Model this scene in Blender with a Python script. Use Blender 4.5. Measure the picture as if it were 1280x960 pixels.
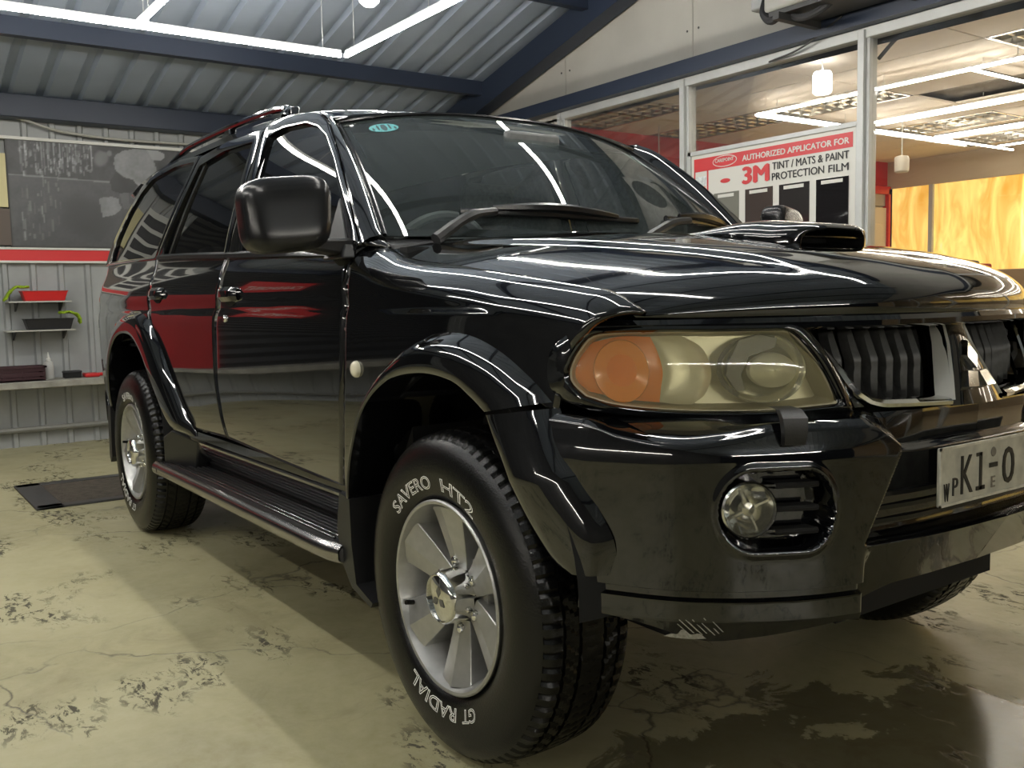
import bpy, bmesh, math, random
import numpy as np
from mathutils import Vector, Matrix, noise

random.seed(7)
for o in list(bpy.data.objects):
    bpy.data.objects.remove(o, do_unlink=True)
SC = bpy.context.scene
COL = SC.collection
PI = math.pi

# ------------------------------------------------------------------ camera, world, exposure
def camera():
    cd = bpy.data.cameras.new('camera')
    co = bpy.data.objects.new('camera', cd)
    COL.objects.link(co)
    yaw, pit, rol = math.radians(144.716), math.radians(-5.129), math.radians(-1.167)
    f = Vector((math.cos(pit)*math.cos(yaw), math.cos(pit)*math.sin(yaw), math.sin(pit)))
    r = Vector((math.sin(yaw), -math.cos(yaw), 0))
    u = r.cross(f)
    c, s = math.cos(rol), math.sin(rol)
    r2, u2 = c*r+s*u, -s*r+c*u
    M = Matrix((r2, u2, -f)).transposed().to_4x4()
    M.translation = (1.7673, -1.9069, 1.0308)
    co.matrix_world = M
    cd.sensor_fit = 'HORIZONTAL'
    cd.sensor_width = 36.0
    cd.lens = 36.0*1177.2/1280.0
    cd.clip_start = 0.05
    SC.camera = co
camera()
SC.view_settings.view_transform = 'Standard'
SC.view_settings.look = 'None'
SC.view_settings.gamma = 1.0
SC.view_settings.use_curve_mapping = False
SC.view_settings.exposure = 0.0
w = bpy.data.worlds.new('night'); SC.world = w
w.use_nodes = True
w.node_tree.nodes['Background'].inputs[0].default_value = (0.55, 0.62, 0.75, 1)
w.node_tree.nodes['Background'].inputs[1].default_value = 0.015
LED_POWER = 70.0        # garage tube lights
SHOP_LED = 36.0         # tubes inside the shop

# ------------------------------------------------------------------ helpers
ORG = {}
def org(o): return ORG.get(o.name, Vector((0, 0, 0)))
def props(o, label=None, cat=None, group=None, kind=None):
    if label: o['label'] = label
    if cat: o['category'] = cat
    if group: o['group'] = group
    if kind: o['kind'] = kind
    return o
def thing(name, label, cat, loc=(0, 0, 0), group=None, kind=None):
    o = bpy.data.objects.new(name, None)
    o.empty_display_size = .1
    COL.objects.link(o); o.location = loc; ORG[o.name] = Vector(loc)
    return props(o, label, cat, group, kind)
class G:
    """collects shapes in world coordinates"""
    def __init__(s): s.v = []; s.f = []
    def add(s, vs, fs):
        b = len(s.v); s.v += [tuple(map(float, p)) for p in vs]; s.f += [tuple(b+i for i in f) for f in fs]; return s
    def box(s, x0, x1, y0, y1, z0, z1):
        vs = [(x, y, z) for x in (x0, x1) for y in (y0, y1) for z in (z0, z1)]
        return s.add(vs, [(0,1,3,2),(4,6,7,5),(0,4,5,1),(2,3,7,6),(0,2,6,4),(1,5,7,3)])
    def prism(s, pts, d):
        """extrude closed 3D polygon along vector d"""
        n = len(pts); d = Vector(d)
        vs = [Vector(p) for p in pts]; vs += [p+d for p in vs]
        return s.add(vs, [tuple(range(n))[::-1], tuple(range(n, 2*n))] + [(i, (i+1) % n, n+(i+1) % n, n+i) for i in range(n)])
    def grid(s, rows, cu=False, cv=False):
        n = len(rows); m = len(rows[0])
        vs = [p for r in rows for p in r]; fs = []
        for i in range(n if cu else n-1):
            for j in range(m if cv else m-1):
                a, b = i, (i+1) % n; c, d = j, (j+1) % m
                fs.append((a*m+c, a*m+d, b*m+d, b*m+c))
        return s.add(vs, fs)
    def tube(s, path, r, n=8, cap=True, closed=False):
        P = [Vector(p) for p in path]; rows = []
        k = len(P); prev = None
        for i, p in enumerate(P):
            if closed: t = P[(i+1) % k]-P[i-1]
            else: t = P[min(i+1, k-1)]-P[max(i-1, 0)]
            t.normalize()
            if prev is None:
                a = Vector((0, 0, 1)) if abs(t.z) < .9 else Vector((1, 0, 0))
                nn = (a-t*a.dot(t)).normalized()
            else:
                nn = (prev-t*prev.dot(t)).normalized()
            prev = nn; bb = t.cross(nn)
            rr = r[i] if isinstance(r, (list, tuple)) else r
            rows.append([p+(nn*math.cos(2*PI*j/n)+bb*math.sin(2*PI*j/n))*rr for j in range(n)])
        b = len(s.v); s.grid(rows, cu=closed, cv=True)
        if cap and not closed:
            s.f.append(tuple(b+j for j in range(n))[::-1]); s.f.append(tuple(b+(k-1)*n+j for j in range(n)))
        return s
    def lathe(s, prof, c=(0, 0, 0), axis='z', n=32, cap=False):
        rows = []
        for r, h in prof:
            row = []
            for j in range(n):
                a = 2*PI*j/n; q = (r*math.cos(a), r*math.sin(a), h)
                if axis == 'y': q = (q[0], h, q[1])
                elif axis == 'x': q = (h, q[0], q[1])
                row.append((q[0]+c[0], q[1]+c[1], q[2]+c[2]))
            rows.append(row)
        b = len(s.v); s.grid(rows, cv=True)
        if cap:
            s.f.append(tuple(b+j for j in range(n))); k = len(rows)-1; s.f.append(tuple(b+k*n+j for j in range(n)))
        return s
def mk(name, g, mat, parent=None, label=None, cat=None, group=None, kind=None, smooth=True, ang=35, out=None,
       recalc=False, solid=0, bevel=0, origin=None, local=False):
    vs, fs = (g.v, g.f) if isinstance(g, G) else g
    o0 = Vector((0, 0, 0))
    if parent is not None and not local: o0 = org(parent)
    elif parent is None:
        if origin is None:
            xs = [p[0] for p in vs]; ys = [p[1] for p in vs]; zs = [p[2] for p in vs]
            o0 = Vector(((min(xs)+max(xs))/2, (min(ys)+max(ys))/2, min(zs)))
        else: o0 = Vector(origin)
    me = bpy.data.meshes.new(name)
    me.from_pydata([(p[0]-o0.x, p[1]-o0.y, p[2]-o0.z) for p in vs], [], fs)
    me.update()
    if recalc or out is not None:
        bm = bmesh.new(); bm.from_mesh(me)
        if recalc: bmesh.ops.recalc_face_normals(bm, faces=bm.faces)
        else:
            ov = Vector(out); t = 0.0
            for f in bm.faces: t += f.normal.dot(ov)*f.calc_area()
            if t < 0: bmesh.ops.reverse_faces(bm, faces=bm.faces)
        bm.to_mesh(me); bm.free()
    if smooth:
        me.shade_smooth()
        me.set_sharp_from_angle(angle=math.radians(ang))
    if mat is not None: me.materials.append(mat)
    o = bpy.data.objects.new(name, me); COL.objects.link(o)
    if parent is not None: o.parent = parent
    else: o.location = o0
    ORG[o.name] = o0
    if solid:
        m = o.modifiers.new('thickness', 'SOLIDIFY'); m.thickness = solid; m.offset = -1
    if bevel:
        m = o.modifiers.new('bevel', 'BEVEL'); m.width = bevel; m.segments = 2; m.limit_method = 'ANGLE'
    return props(o, label, cat, group, kind)
def copy_tree(o, parent=None, loc=None, label=None):
    c = o.copy(); COL.objects.link(c); c.parent = parent
    ORG[c.name] = org(o)
    if loc is not None: c.location = loc
    if label: c['label'] = label
    for ch in list(o.children): copy_tree(ch, c)
    return c
def text_mesh(txt, size=1.0, extrude=0.0, outline=0.0, align='CENTER', bold=0.0, sx=1.0):
    """returns vertices (x right, y up, z out) and faces of a line of text"""
    cu = bpy.data.curves.new('t', 'FONT'); cu.body = txt; cu.size = size
    cu.align_x = align; cu.align_y = 'CENTER'; cu.resolution_u = 3
    if outline: cu.fill_mode = 'NONE' if hasattr(cu, 'fill_mode') else cu.fill_mode; cu.bevel_depth = outline; cu.bevel_resolution = 0
    else: cu.extrude = extrude; cu.offset = bold
    ob = bpy.data.objects.new('t', cu); COL.objects.link(ob)
    dg = bpy.context.evaluated_depsgraph_get(); dg.update()
    me = bpy.data.meshes.new_from_object(ob.evaluated_get(dg))
    vs = [(v.co.x*sx, v.co.y, v.co.z) for v in me.vertices]; fs = [tuple(p.vertices) for p in me.polygons]
    bpy.data.objects.remove(ob, do_unlink=True); bpy.data.meshes.remove(me); bpy.data.curves.remove(cu)
    return vs, fs
def text_fit(txt, width, height, extrude=.001, bold=0.0):
    vs, fs = text_mesh(txt, 1.0, 0.02)
    if bold:                                     # heavier strokes: overlapping shifted copies
        v0, f0 = list(vs), list(fs); vs, fs = [], []
        for n_, (dx, dy) in enumerate(((0, 0), (bold, 0), (-bold, 0), (0, bold*.6), (0, -bold*.6))):
            k = len(vs); vs += [(p[0]+dx, p[1]+dy, p[2]+(.008*n_ if p[2] > 0 else 0)) for p in v0]; fs += [tuple(i+k for i in f) for f in f0]
    x0, x1 = min(v[0] for v in vs), max(v[0] for v in vs); y0, y1 = min(v[1] for v in vs), max(v[1] for v in vs)
    z1 = max(v[2] for v in vs) or 1
    return [((v[0]-(x0+x1)/2)*width/(x1-x0), (v[1]-(y0+y1)/2)*height/(y1-y0), v[2]/z1*extrude) for v in vs], fs
def resample(pts, n):
    P = np.array(pts, float); d = np.r_[0, np.cumsum(np.linalg.norm(np.diff(P, axis=0), axis=1))]
    t = np.linspace(0, d[-1], n)
    return np.stack([np.interp(t, d, P[:, k]) for k in range(P.shape[1])], 1)
def smooth_curve(pts, n):
    """Catmull-Rom through the points, resampled evenly"""
    P = np.array(pts, float)
    if len(P) < 3: return resample(P, n)
    Q = np.vstack([2*P[0]-P[1], P, 2*P[-1]-P[-2]]); o = []
    for i in range(1, len(Q)-2):
        p0, p1, p2, p3 = Q[i-1:i+3]
        for t in np.linspace(0, 1, 14, endpoint=False):
            o.append(.5*(2*p1+(p2-p0)*t+(2*p0-5*p1+4*p2-p3)*t*t+(3*p1-p0-3*p2+p3)*t**3))
    o.append(P[-1])
    return resample(o, n)
def pchip(xs, ys):
    x = np.array(xs, float); y = np.array(ys, float)
    k = np.argsort(x); x, y = x[k], y[k]
    h = np.diff(x); d = np.diff(y)/h; m = np.zeros_like(y)
    for i in range(1, len(x)-1):
        if d[i-1]*d[i] > 0:
            w1, w2 = 2*h[i]+h[i-1], h[i]+2*h[i-1]; m[i] = (w1+w2)/(w1/d[i-1]+w2/d[i])
    m[0], m[-1] = d[0], d[-1]
    def f(t):
        t = min(max(t, x[0]), x[-1]); i = min(max(int(np.searchsorted(x, t)-1), 0), len(h)-1)
        s = (t-x[i])/h[i]
        return float(y[i]*(1+2*s)*(1-s)**2+m[i]*h[i]*s*(1-s)**2+y[i+1]*s*s*(3-2*s)+m[i+1]*h[i]*s*s*(s-1))
    return f
def sstep(a, b, t):
    t = min(max((t-a)/(b-a), 0), 1); return t*t*(3-2*t)
def coons(bot, top, left, right, nu, nv, sm=True):
    c = smooth_curve if sm else resample
    B, T, L, R_ = c(bot, nu), c(top, nu), c(left, nv), c(right, nv); rows = []
    for j in range(nv):
        v = j/(nv-1); row = []
        for i in range(nu):
            u = i/(nu-1)
            q = (1-v)*B[i]+v*T[i]+(1-u)*L[j]+u*R_[j]-((1-u)*(1-v)*B[0]+u*(1-v)*B[-1]+(1-u)*v*T[0]+u*v*T[-1])
            row.append(q)
        rows.append(row)
    return rows

# ------------------------------------------------------------------ materials
MATS = {}
def nodes(name):
    m = bpy.data.materials.new(name); m.use_nodes = True
    nt = m.node_tree; b = nt.nodes['Principled BSDF']; MATS[name] = m
    return m, nt, b
def setp(b, color=None, rough=None, metal=None, coat=None, spec=None, emit=None, estr=None, trans=None, ior=None):
    if color is not None: b.inputs['Base Color'].default_value = (*color, 1)
    if rough is not None: b.inputs['Roughness'].default_value = rough
    if metal is not None: b.inputs['Metallic'].default_value = metal
    if coat is not None: b.inputs['Coat Weight'].default_value = coat; b.inputs['Coat Roughness'].default_value = .02
    if spec is not None: b.inputs['Specular IOR Level'].default_value = spec
    if emit is not None: b.inputs['Emission Color'].default_value = (*emit, 1); b.inputs['Emission Strength'].default_value = estr
    if trans is not None: b.inputs['Transmission Weight'].default_value = trans
    if ior is not None: b.inputs['IOR'].default_value = ior
def N(nt, typ, **k):
    n = nt.nodes.new(typ)
    for a, v in k.items():
        if a == 'inp':
            for i, val in v.items(): n.inputs[i].default_value = val
        else: setattr(n, a, v)
    return n
def ramp(nt, stops, fac=None):
    r = nt.nodes.new('ShaderNodeValToRGB'); e = r.color_ramp.elements
    while len(e) < len(stops): e.new(.5)
    for i, (p, c) in enumerate(stops):
        e[i].position = p; e[i].color = (*c, 1) if len(c) == 3 else c
    if fac is not None: nt.links.new(fac, r.inputs[0])
    return r
def mat(name, color, rough=.5, metal=0, coat=None, var=0.0, scale=20.0, bump=0.0, bscale=None, **k):
    """principled material with a little procedural colour variation and fine relief"""
    m, nt, b = nodes(name); setp(b, color, rough, metal, coat, **k)
    tc = N(nt, 'ShaderNodeTexCoord')
    if var:
        n = N(nt, 'ShaderNodeTexNoise', inp={'Scale': scale, 'Detail': 5.0})
        nt.links.new(tc.outputs['Object'], n.inputs['Vector'])
        lo = tuple(c*(1-var) for c in color); hi = tuple(min(1, c*(1+var)) for c in color)
        r = ramp(nt, [(.3, lo), (.7, hi)], n.outputs['Fac']); nt.links.new(r.outputs[0], b.inputs['Base Color'])
    if bump:
        n2 = N(nt, 'ShaderNodeTexNoise', inp={'Scale': bscale or scale*4, 'Detail': 3.0})
        nt.links.new(tc.outputs['Object'], n2.inputs['Vector'])
        bp = N(nt, 'ShaderNodeBump', inp={'Strength': bump, 'Distance': .01})
        nt.links.new(n2.outputs['Fac'], bp.inputs['Height']); nt.links.new(bp.outputs[0], b.inputs['Normal'])
    return m
def emitter(name, color, strength):
    m, nt, b = nodes(name); setp(b, (.9, .9, .9), .4, emit=color, estr=strength); return m
def thin_glass(name, tint, opacity, rough=0.0, gloss=1.0, film=(0.0, 0.0, 0.0)):
    """window pane: clear transmission tinted by 'tint', 'opacity' of film, mirror reflection by Fresnel"""
    m = bpy.data.materials.new(name); m.use_nodes = True; nt = m.node_tree; nt.nodes.clear()
    out = N(nt, 'ShaderNodeOutputMaterial'); tr = N(nt, 'ShaderNodeBsdfTransparent'); tr.inputs[0].default_value = (*tint, 1)
    df = N(nt, 'ShaderNodeBsdfDiffuse'); df.inputs[0].default_value = (*film, 1)
    gl = N(nt, 'ShaderNodeBsdfGlossy'); gl.inputs['Roughness'].default_value = rough
    m1 = N(nt, 'ShaderNodeMixShader'); m1.inputs[0].default_value = opacity
    fr = N(nt, 'ShaderNodeFresnel'); fr.inputs[0].default_value = 1.5
    ml = N(nt, 'ShaderNodeMath', operation='MULTIPLY'); ml.inputs[1].default_value = gloss
    m2 = N(nt, 'ShaderNodeMixShader')
    L = nt.links.new
    L(tr.outputs[0], m1.inputs[1]); L(df.outputs[0], m1.inputs[2]); L(fr.outputs[0], ml.inputs[0]); L(ml.outputs[0], m2.inputs[0])
    L(m1.outputs[0], m2.inputs[1]); L(gl.outputs[0], m2.inputs[2]); L(m2.outputs[0], out.inputs[0])
    MATS[name] = m; return m

PAINT = mat('black_paint', (.0035, .0038, .0045), .06, coat=1.0, spec=.5)
PLASTIC = mat('black_plastic', (.012, .012, .013), .38, bump=.08, bscale=400)
TRIMBLK = mat('satin_black_trim', (.008, .008, .009), .22)
MATTE = mat('underbody_black', (.008, .008, .008), .85)
CHROME = mat('chrome', (.78, .78, .76), .09, 1.0)
DULLCHROME = mat('worn_chrome', (.55, .55, .53), .2, 1.0, var=.15, scale=60)
ALLOY = mat('silver_alloy', (.42, .42, .41), .33, .75, var=.08, scale=40)
RUBBER = mat('tyre_rubber', (.004, .004, .004), .27, spec=.35, var=.3, scale=15, bump=.1, bscale=250)
TREADM = mat('tread_rubber', (.012, .012, .012), .42, var=.4, scale=30)
LETTERW = mat('white_lettering', (.88, .87, .82), .6, var=.1, scale=80)
GLASS_WS = thin_glass('windscreen_glass', (.82, .90, .88), .11, film=(.17, .21, .21))
GLASS_SIDE = thin_glass('tinted_side_glass', (.16, .17, .18), .25, film=(.01, .011, .012), gloss=1.15)
LENS = thin_glass('yellowed_lamp_lens', (.97, .95, .82), .16, .05, film=(.72, .68, .46), gloss=.8)
FOGLENS = thin_glass('clear_lamp_lens', (.95, .95, .92), .06, .03, film=(.5, .5, .45))
REFL = mat('lamp_reflector', (.86, .84, .68), .32, .35)
REFLD = mat('lamp_bowl', (.72, .71, .62), .18, .85)
AMBER = mat('amber_lamp', (1.0, .27, .02), .25, coat=.4)
FINM = mat('bright_grille_fin', (.74, .73, .68), .32, .45)
BOARDEDGE = mat('board_edge_chrome', (.34, .33, .33), .22, 1.0)
CABIN = mat('cabin_trim', (.13, .135, .135), .6, var=.15, scale=30)
CABINL = mat('cabin_seat_cloth', (.22, .21, .20), .85, var=.2, scale=60)
# ------------------------------------------------------------------ the garage
XW, YS, YR, XFR = -6.1, 2.72, -6.2, 9.0      # back wall, shopfront plane, right-hand side, front opening
RK = .25                                      # roof pitch
def roof_z(x): return 2.56+RK*(x-XW) if x < .9 else 2.56+RK*(.9-XW)-RK*(x-.9)

def floor_mat():
    m, nt, b = nodes('painted_concrete'); L = nt.links.new
    tc = N(nt, 'ShaderNodeTexCoord')
    def noise(sc, det=6, rough=.6, dist=0.0, vec=None):
        n = N(nt, 'ShaderNodeTexNoise', inp={'Scale': sc, 'Detail': float(det), 'Roughness': rough, 'Distortion': dist})
        L(vec or tc.outputs['Object'], n.inputs['Vector']); return n.outputs['Fac']
    def mix(fac, a, c):
        x = N(nt, 'ShaderNodeMix', data_type='RGBA'); L(fac, x.inputs[0])
        for v, i in ((a, 6), (c, 7)):
            if isinstance(v, tuple): x.inputs[i].default_value = (*v, 1)
            else: L(v, x.inputs[i])
        return x.outputs[2]
    def math_(op, a, c=None):
        x = N(nt, 'ShaderNodeMath', operation=op)
        for v, i in ((a, 0), (c, 1)):
            if v is None: continue
            if isinstance(v, (int, float)): x.inputs[i].default_value = v
            else: L(v, x.inputs[i])
        x.use_clamp = op in ('MULTIPLY', 'ADD') and False
        return x.outputs[0]
    base = ramp(nt, [(.25, (.27, .245, .125)), (.5, (.40, .368, .205)), (.75, (.49, .455, .27))], noise(1.6, 8, .65, .4))
    fine = ramp(nt, [(.35, (0, 0, 0)), (.65, (1, 1, 1))], noise(22, 6, .7))
    c1 = mix(math_('MULTIPLY', fine.outputs[0], .18), base.outputs[0], (.60, .56, .42))
    # brownish wear
    wear = ramp(nt, [(.55, (0, 0, 0)), (.72, (1, 1, 1))], noise(2.7, 10, .72, 1.2))
    c2 = mix(math_('MULTIPLY', wear.outputs[0], .5), c1, (.22, .17, .085))
    # flaked paint: dark chips inside blotchy zones, stretched along one direction
    mp = N(nt, 'ShaderNodeMapping'); mp.inputs['Scale'].default_value = (1.0, 1.9, 1); mp.inputs['Rotation'].default_value = (0, 0, .5)
    L(tc.outputs['Object'], mp.inputs['Vector'])
    zone = ramp(nt, [(.53, (0, 0, 0)), (.62, (1, 1, 1))], noise(1.7, 3, .5, .3, mp.outputs[0]))
    chips = ramp(nt, [(.52, (0, 0, 0)), (.56, (1, 1, 1))], noise(14, 8, .75, .6, mp.outputs[0]))
    ck = math_('MULTIPLY', zone.outputs[0], chips.outputs[0])
    c3 = mix(math_('MULTIPLY', ck, .9), c2, (.045, .04, .028))
    spots = ramp(nt, [(.72, (0, 0, 0)), (.745, (1, 1, 1))], noise(6.5, 5, .6, .2))
    c3 = mix(math_('MULTIPLY', spots.outputs[0], .8), c3, (.06, .05, .03))
    # cracks
    wv = N(nt, 'ShaderNodeTexNoise', inp={'Scale': 3.0, 'Detail': 6.0}); L(tc.outputs['Object'], wv.inputs['Vector'])
    add = N(nt, 'ShaderNodeMix', data_type='RGBA', blend_type='ADD'); add.inputs[0].default_value = .35
    L(tc.outputs['Object'], add.inputs[6]); L(wv.outputs['Color'], add.inputs[7])
    vo = N(nt, 'ShaderNodeTexVoronoi', feature='DISTANCE_TO_EDGE', inp={'Scale': 1.15}); L(add.outputs[2], vo.inputs['Vector'])
    cr = ramp(nt, [(.0, (1, 1, 1)), (.0065, (0, 0, 0))], vo.outputs['Distance'])
    crm = ramp(nt, [(.42, (0, 0, 0)), (.55, (1, 1, 1))], noise(1.3, 2, .5))
    crk = math_('MULTIPLY', cr.outputs[0], crm.outputs[0])
    c4 = mix(math_('MULTIPLY', crk, .85), c3, (.05, .042, .028))
    # wet patch in front of the car (damp concrete plus the car's shade darkened into the colour, ragged edge)
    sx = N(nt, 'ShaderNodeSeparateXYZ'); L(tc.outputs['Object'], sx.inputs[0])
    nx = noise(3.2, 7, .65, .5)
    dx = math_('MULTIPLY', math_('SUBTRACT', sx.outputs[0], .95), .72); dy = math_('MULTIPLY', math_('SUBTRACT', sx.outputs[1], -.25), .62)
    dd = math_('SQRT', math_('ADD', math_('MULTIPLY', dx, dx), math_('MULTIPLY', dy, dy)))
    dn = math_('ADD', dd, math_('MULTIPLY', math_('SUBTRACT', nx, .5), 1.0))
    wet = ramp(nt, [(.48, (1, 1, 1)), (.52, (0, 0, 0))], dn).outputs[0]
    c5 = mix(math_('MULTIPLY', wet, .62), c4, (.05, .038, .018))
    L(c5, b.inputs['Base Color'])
    # roughness: semi-gloss paint, wet shine, dull chips
    ro = ramp(nt, [(.3, (.30, .30, .30)), (.7, (.52, .52, .52))], noise(4, 6, .6))
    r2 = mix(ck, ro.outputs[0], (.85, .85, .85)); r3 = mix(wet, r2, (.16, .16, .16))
    L(r3, b.inputs['Roughness'])
    hgt = math_('SUBTRACT', math_('MULTIPLY', noise(9, 8, .6), .35), math_('ADD', math_('MULTIPLY', ck, .35), math_('MULTIPLY', crk, .6)))
    bp = N(nt, 'ShaderNodeBump', inp={'Strength': .35, 'Distance': .006}); L(hgt, bp.inputs['Height']); L(bp.outputs[0], b.inputs['Normal'])
    return m
g = G().add([(XW-.2, YR, 0), (XFR, YR, 0), (XFR, YS, 0), (XW-.2, YS, 0)], [(0, 1, 2, 3)])
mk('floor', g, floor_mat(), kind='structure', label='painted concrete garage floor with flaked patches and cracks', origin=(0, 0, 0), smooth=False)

CLAD = mat('grey_cladding', (.34, .355, .355), .42, var=.14, scale=3.0)
ROOFM = mat('roof_sheet_grey', (.37, .43, .52), .42, .15, var=.10, scale=2.0)
STEEL = mat('blue_painted_steel', (.024, .034, .060), .42)
WHITEP = mat('white_trim', (.68, .68, .64), .45)
REDP = mat('red_panel', (.62, .018, .02), .38)
REDDK = mat('dark_red_panel', (.34, .014, .018), .3, var=.1, scale=3)
CONC = mat('grey_concrete', (.32, .31, .27), .8, var=.3, scale=8, bump=.3, bscale=40)
GABLE = mat('painted_board', (.50, .48, .43), .6, var=.08, scale=2)
ALU = mat('aluminium_frame', (.52, .53, .52), .42, .15, var=.06, scale=12)
DARKM = mat('dark_metal', (.05, .05, .05), .5)

# back wall: trapezoidal cladding with upright ribs
def cladding(name, y0, y1, z0, z1, pitch=.19):
    rows = [[], []]; y = y0
    while y < y1:
        for dy, d in ((0, 0), (pitch-.052, 0), (pitch-.040, .022), (pitch-.012, .022)):
            yy = min(y+dy, y1)
            rows[0].append((XW+d, yy, z0)); rows[1].append((XW+d, yy, z1))
        y += pitch
    return mk(name, G().grid(rows), CLAD, kind='structure', out=(1, 0, 0), smooth=False, label='grey ribbed metal cladding wall behind the car')
WB_ = cladding('wall_back', YR, YS+.1, 0, 2.62)
mk('trim_1', G().box(XW, XW+.045, -1.5, YS, 1.385, 1.472), mat('red_band', (.66, .028, .030), .36), kind='structure', label='red band running along the ribbed back wall', bevel=.003)
for k, z in enumerate((1.374, 1.472)):
    mk('trim_%d' % (k+2), G().box(XW, XW+.055, -1.5, YS, z, z+.016), WHITEP, kind='structure', label='thin white strip edging the red band, %s' % ('lower one' if k == 0 else 'upper one'))
mk('trim_4', G().tube([(XW+.05, YR, .13), (XW+.05, YS, .135)], .022, 8), mat('pipe_grey', (.20, .20, .18), .5), kind='structure', label='grey pipe running low along the back wall', recalc=True)
# eave beam, purlins, rafter, roof sheets
mk('trim_5', G().box(XW, XW+.16, YR, YS, 2.415, 2.58), STEEL, kind='structure', label='dark blue steel beam along the top of the back wall', bevel=.006)
def sloped_box(g, x0, x1, y0, y1, dz0, dz1):
    n = 1
    vs = []
    for x in (x0, x1):
        for y in (y0, y1):
            for dz in (dz0, dz1): vs.append((x, y, roof_z(x)+dz))
    g.add(vs, [(0,1,3,2),(4,6,7,5),(0,4,5,1),(2,3,7,6),(0,2,6,4),(1,5,7,3)]); return g
g = sloped_box(G(), XW+.02, .9, YS-.16, YS-.02, -.235, -.03)
mk('trim_6', g, STEEL, kind='structure', label='dark blue steel rafter against the gable wall', recalc=True, smooth=False)
mk('trim_7', sloped_box(sloped_box(G(), XW+.02, .9, -2.95, -2.83, -.20, -.03), XW+.02, .9, YR, YR+.12, -.20, -.03), STEEL, kind='structure', label='dark blue steel rafters over the open side', recalc=True, smooth=False)
for k, x in enumerate((-4.93, -3.55, -2.2, -.85, .5, 1.9, 3.3, 4.8)):
    mk('trim_%d' % (k+8), G().box(x-.035, x+.035, YR, YS-.02, roof_z(x)-.125, roof_z(x)-.012), STEEL, kind='structure', label='dark blue steel purlin under the roof sheets, number %d up from the back wall' % (k+1), smooth=False)
CEIL = thing('ceiling', 'grey ribbed metal roof sheets pitched up from the back wall', None, (0, 0, 2.5), kind='structure')
RP = .235
nsheet = 0; y = YR
while y < YS:
    w_ = 3*RP
    prof = []
    for k in range(3):
        for dy, d in ((0, 0), (.150, 0), (.168, .038), (.217, .038), (.235, 0)): prof.append((y+k*RP+dy, d))
    prof = [(min(a, YS-.001), b) for a, b in prof]
    for x0, x1 in ((XW-.1, .9), (.9, XFR)):
        rows = [[(x, yy, roof_z(x)+d) for yy, d in prof] for x in np.linspace(x0, x1, 2)]
        mk('roof_sheet', G().grid(rows), ROOFM, CEIL, out=(0, 0, -1), smooth=False)
    y += w_
# right-hand side of the garage (seen mirrored in the paint): dark wall, red boards, lit red sign
mk('wall_right', G().box(XW, XFR, YR-.1, YR, 0, 4.5), mat('dark_wall', (.10, .10, .105), .6, var=.2, scale=2), kind='structure', label='dark wall on the open side of the garage', smooth=False)
mk('shutter', G().grid([[(XW+.045+.012*(k % 2), y, .508+.0386*k) for y in (-5.6, -1.54)] for k in range(50)]), mat('shutter_black', (.012, .012, .014), .45), label='black roller shutter closing the back wall beyond the yellow board', cat='shutter', out=(1, 0, 0), smooth=False)  # black sheet added out of view to darken the door reflections
mk('red_wall_board', G().box(XW+.062, XW+.085, -2.32, -1.56, .508, 1.372), REDDK, label='large dark red board standing on the ledge in front of the black shutter', cat='wall panel')
sg_ = thing('carwash_sign', 'bright red sign board with white letters on the back wall beside the dark red board', 'sign', (XW+.08, -2.68, 1.44))
mk('board', G().box(XW+.06, XW+.10, -3.00, -2.36, 1.44, 2.02), REDP, sg_)
v_, f_ = text_fit('CAREPOINT', .54, .20, .006)
mk('sign_letters', ([(XW+.101+p[2], -2.68+p[0], 1.73+p[1]) for p in v_], f_), WHITEP, sg_, smooth=False)

# ---- gable wall over the shopfront, made of boards
GW = thing('wall_gable', 'off-white board gable wall above the shop windows', None, (0, YS, 2.5), kind='structure')
edges = [XW-.05, -5.3, -3.98, -2.66, -1.34, -.02, 1.3, 2.62, 3.94, 5.26, XFR]
for a, b in zip(edges[:-1], edges[1:]):
    a2, b2 = a+.003, b-.003
    pts = [(a2, YS, 2.40), (b2, YS, 2.40), (b2, YS, roof_z(b2))] + ([(.9, YS, roof_z(.9))] if a2 < .9 < b2 else []) + [(a2, YS, roof_z(a2))]
    bd_ = mk('board', G().prism(pts, (0, .04, 0)), GABLE, GW, recalc=True, smooth=False)
    for zz in (2.75, 3.05, 3.35):
        for xx in (a+.05, b-.05):
            if zz < roof_z(xx)-.1: mk('screw', G().lathe([(.001, -.003), (.007, -.003), (.008, 0)], (xx, YS, zz), 'y', 8), DARKM, bd_, recalc=True)
mk('wall_gable_backing', G().prism([(XW, YS+.05, 2.4), (XFR, YS+.05, 2.4), (XFR, YS+.05, roof_z(XFR)), (.9, YS+.05, roof_z(.9)), (XW, YS+.05, roof_z(XW))], (0, .02, 0)), DARKM, kind='structure', label='dark backing behind the gable boards', recalc=True, smooth=False)
mk('trim_20', G().box(XW, XFR, YS-.10, YS+.0, 2.452, 2.545), STEEL, kind='structure', label='dark blue steel beam over the shop windows', smooth=False)
mk('trim_21', G().box(-4.06, XFR, YS-.03, YS+.05, 2.395, 2.452), ALU, kind='structure', label='aluminium head rail above the shop windows', bevel=.004)
mk('trim_22', G().box(-4.06, XFR, YS-.03, YS+.05, .06, .14), ALU, kind='structure', label='aluminium bottom rail below the shop windows', bevel=.004)
mk('wall_shop', G().box(XW, -4.06, YS, YS+.08, 0, 2.42), GABLE, kind='structure', label='plain board wall left of the shop windows', smooth=False)
posts = [-4.02, -2.72, -1.385, -.05, 1.285, 2.62, 3.955, 5.29]
SHOPGLASS = thin_glass('shop_glass', (.93, .94, .94), .03, film=(.25, .25, .24), gloss=.55)
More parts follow.
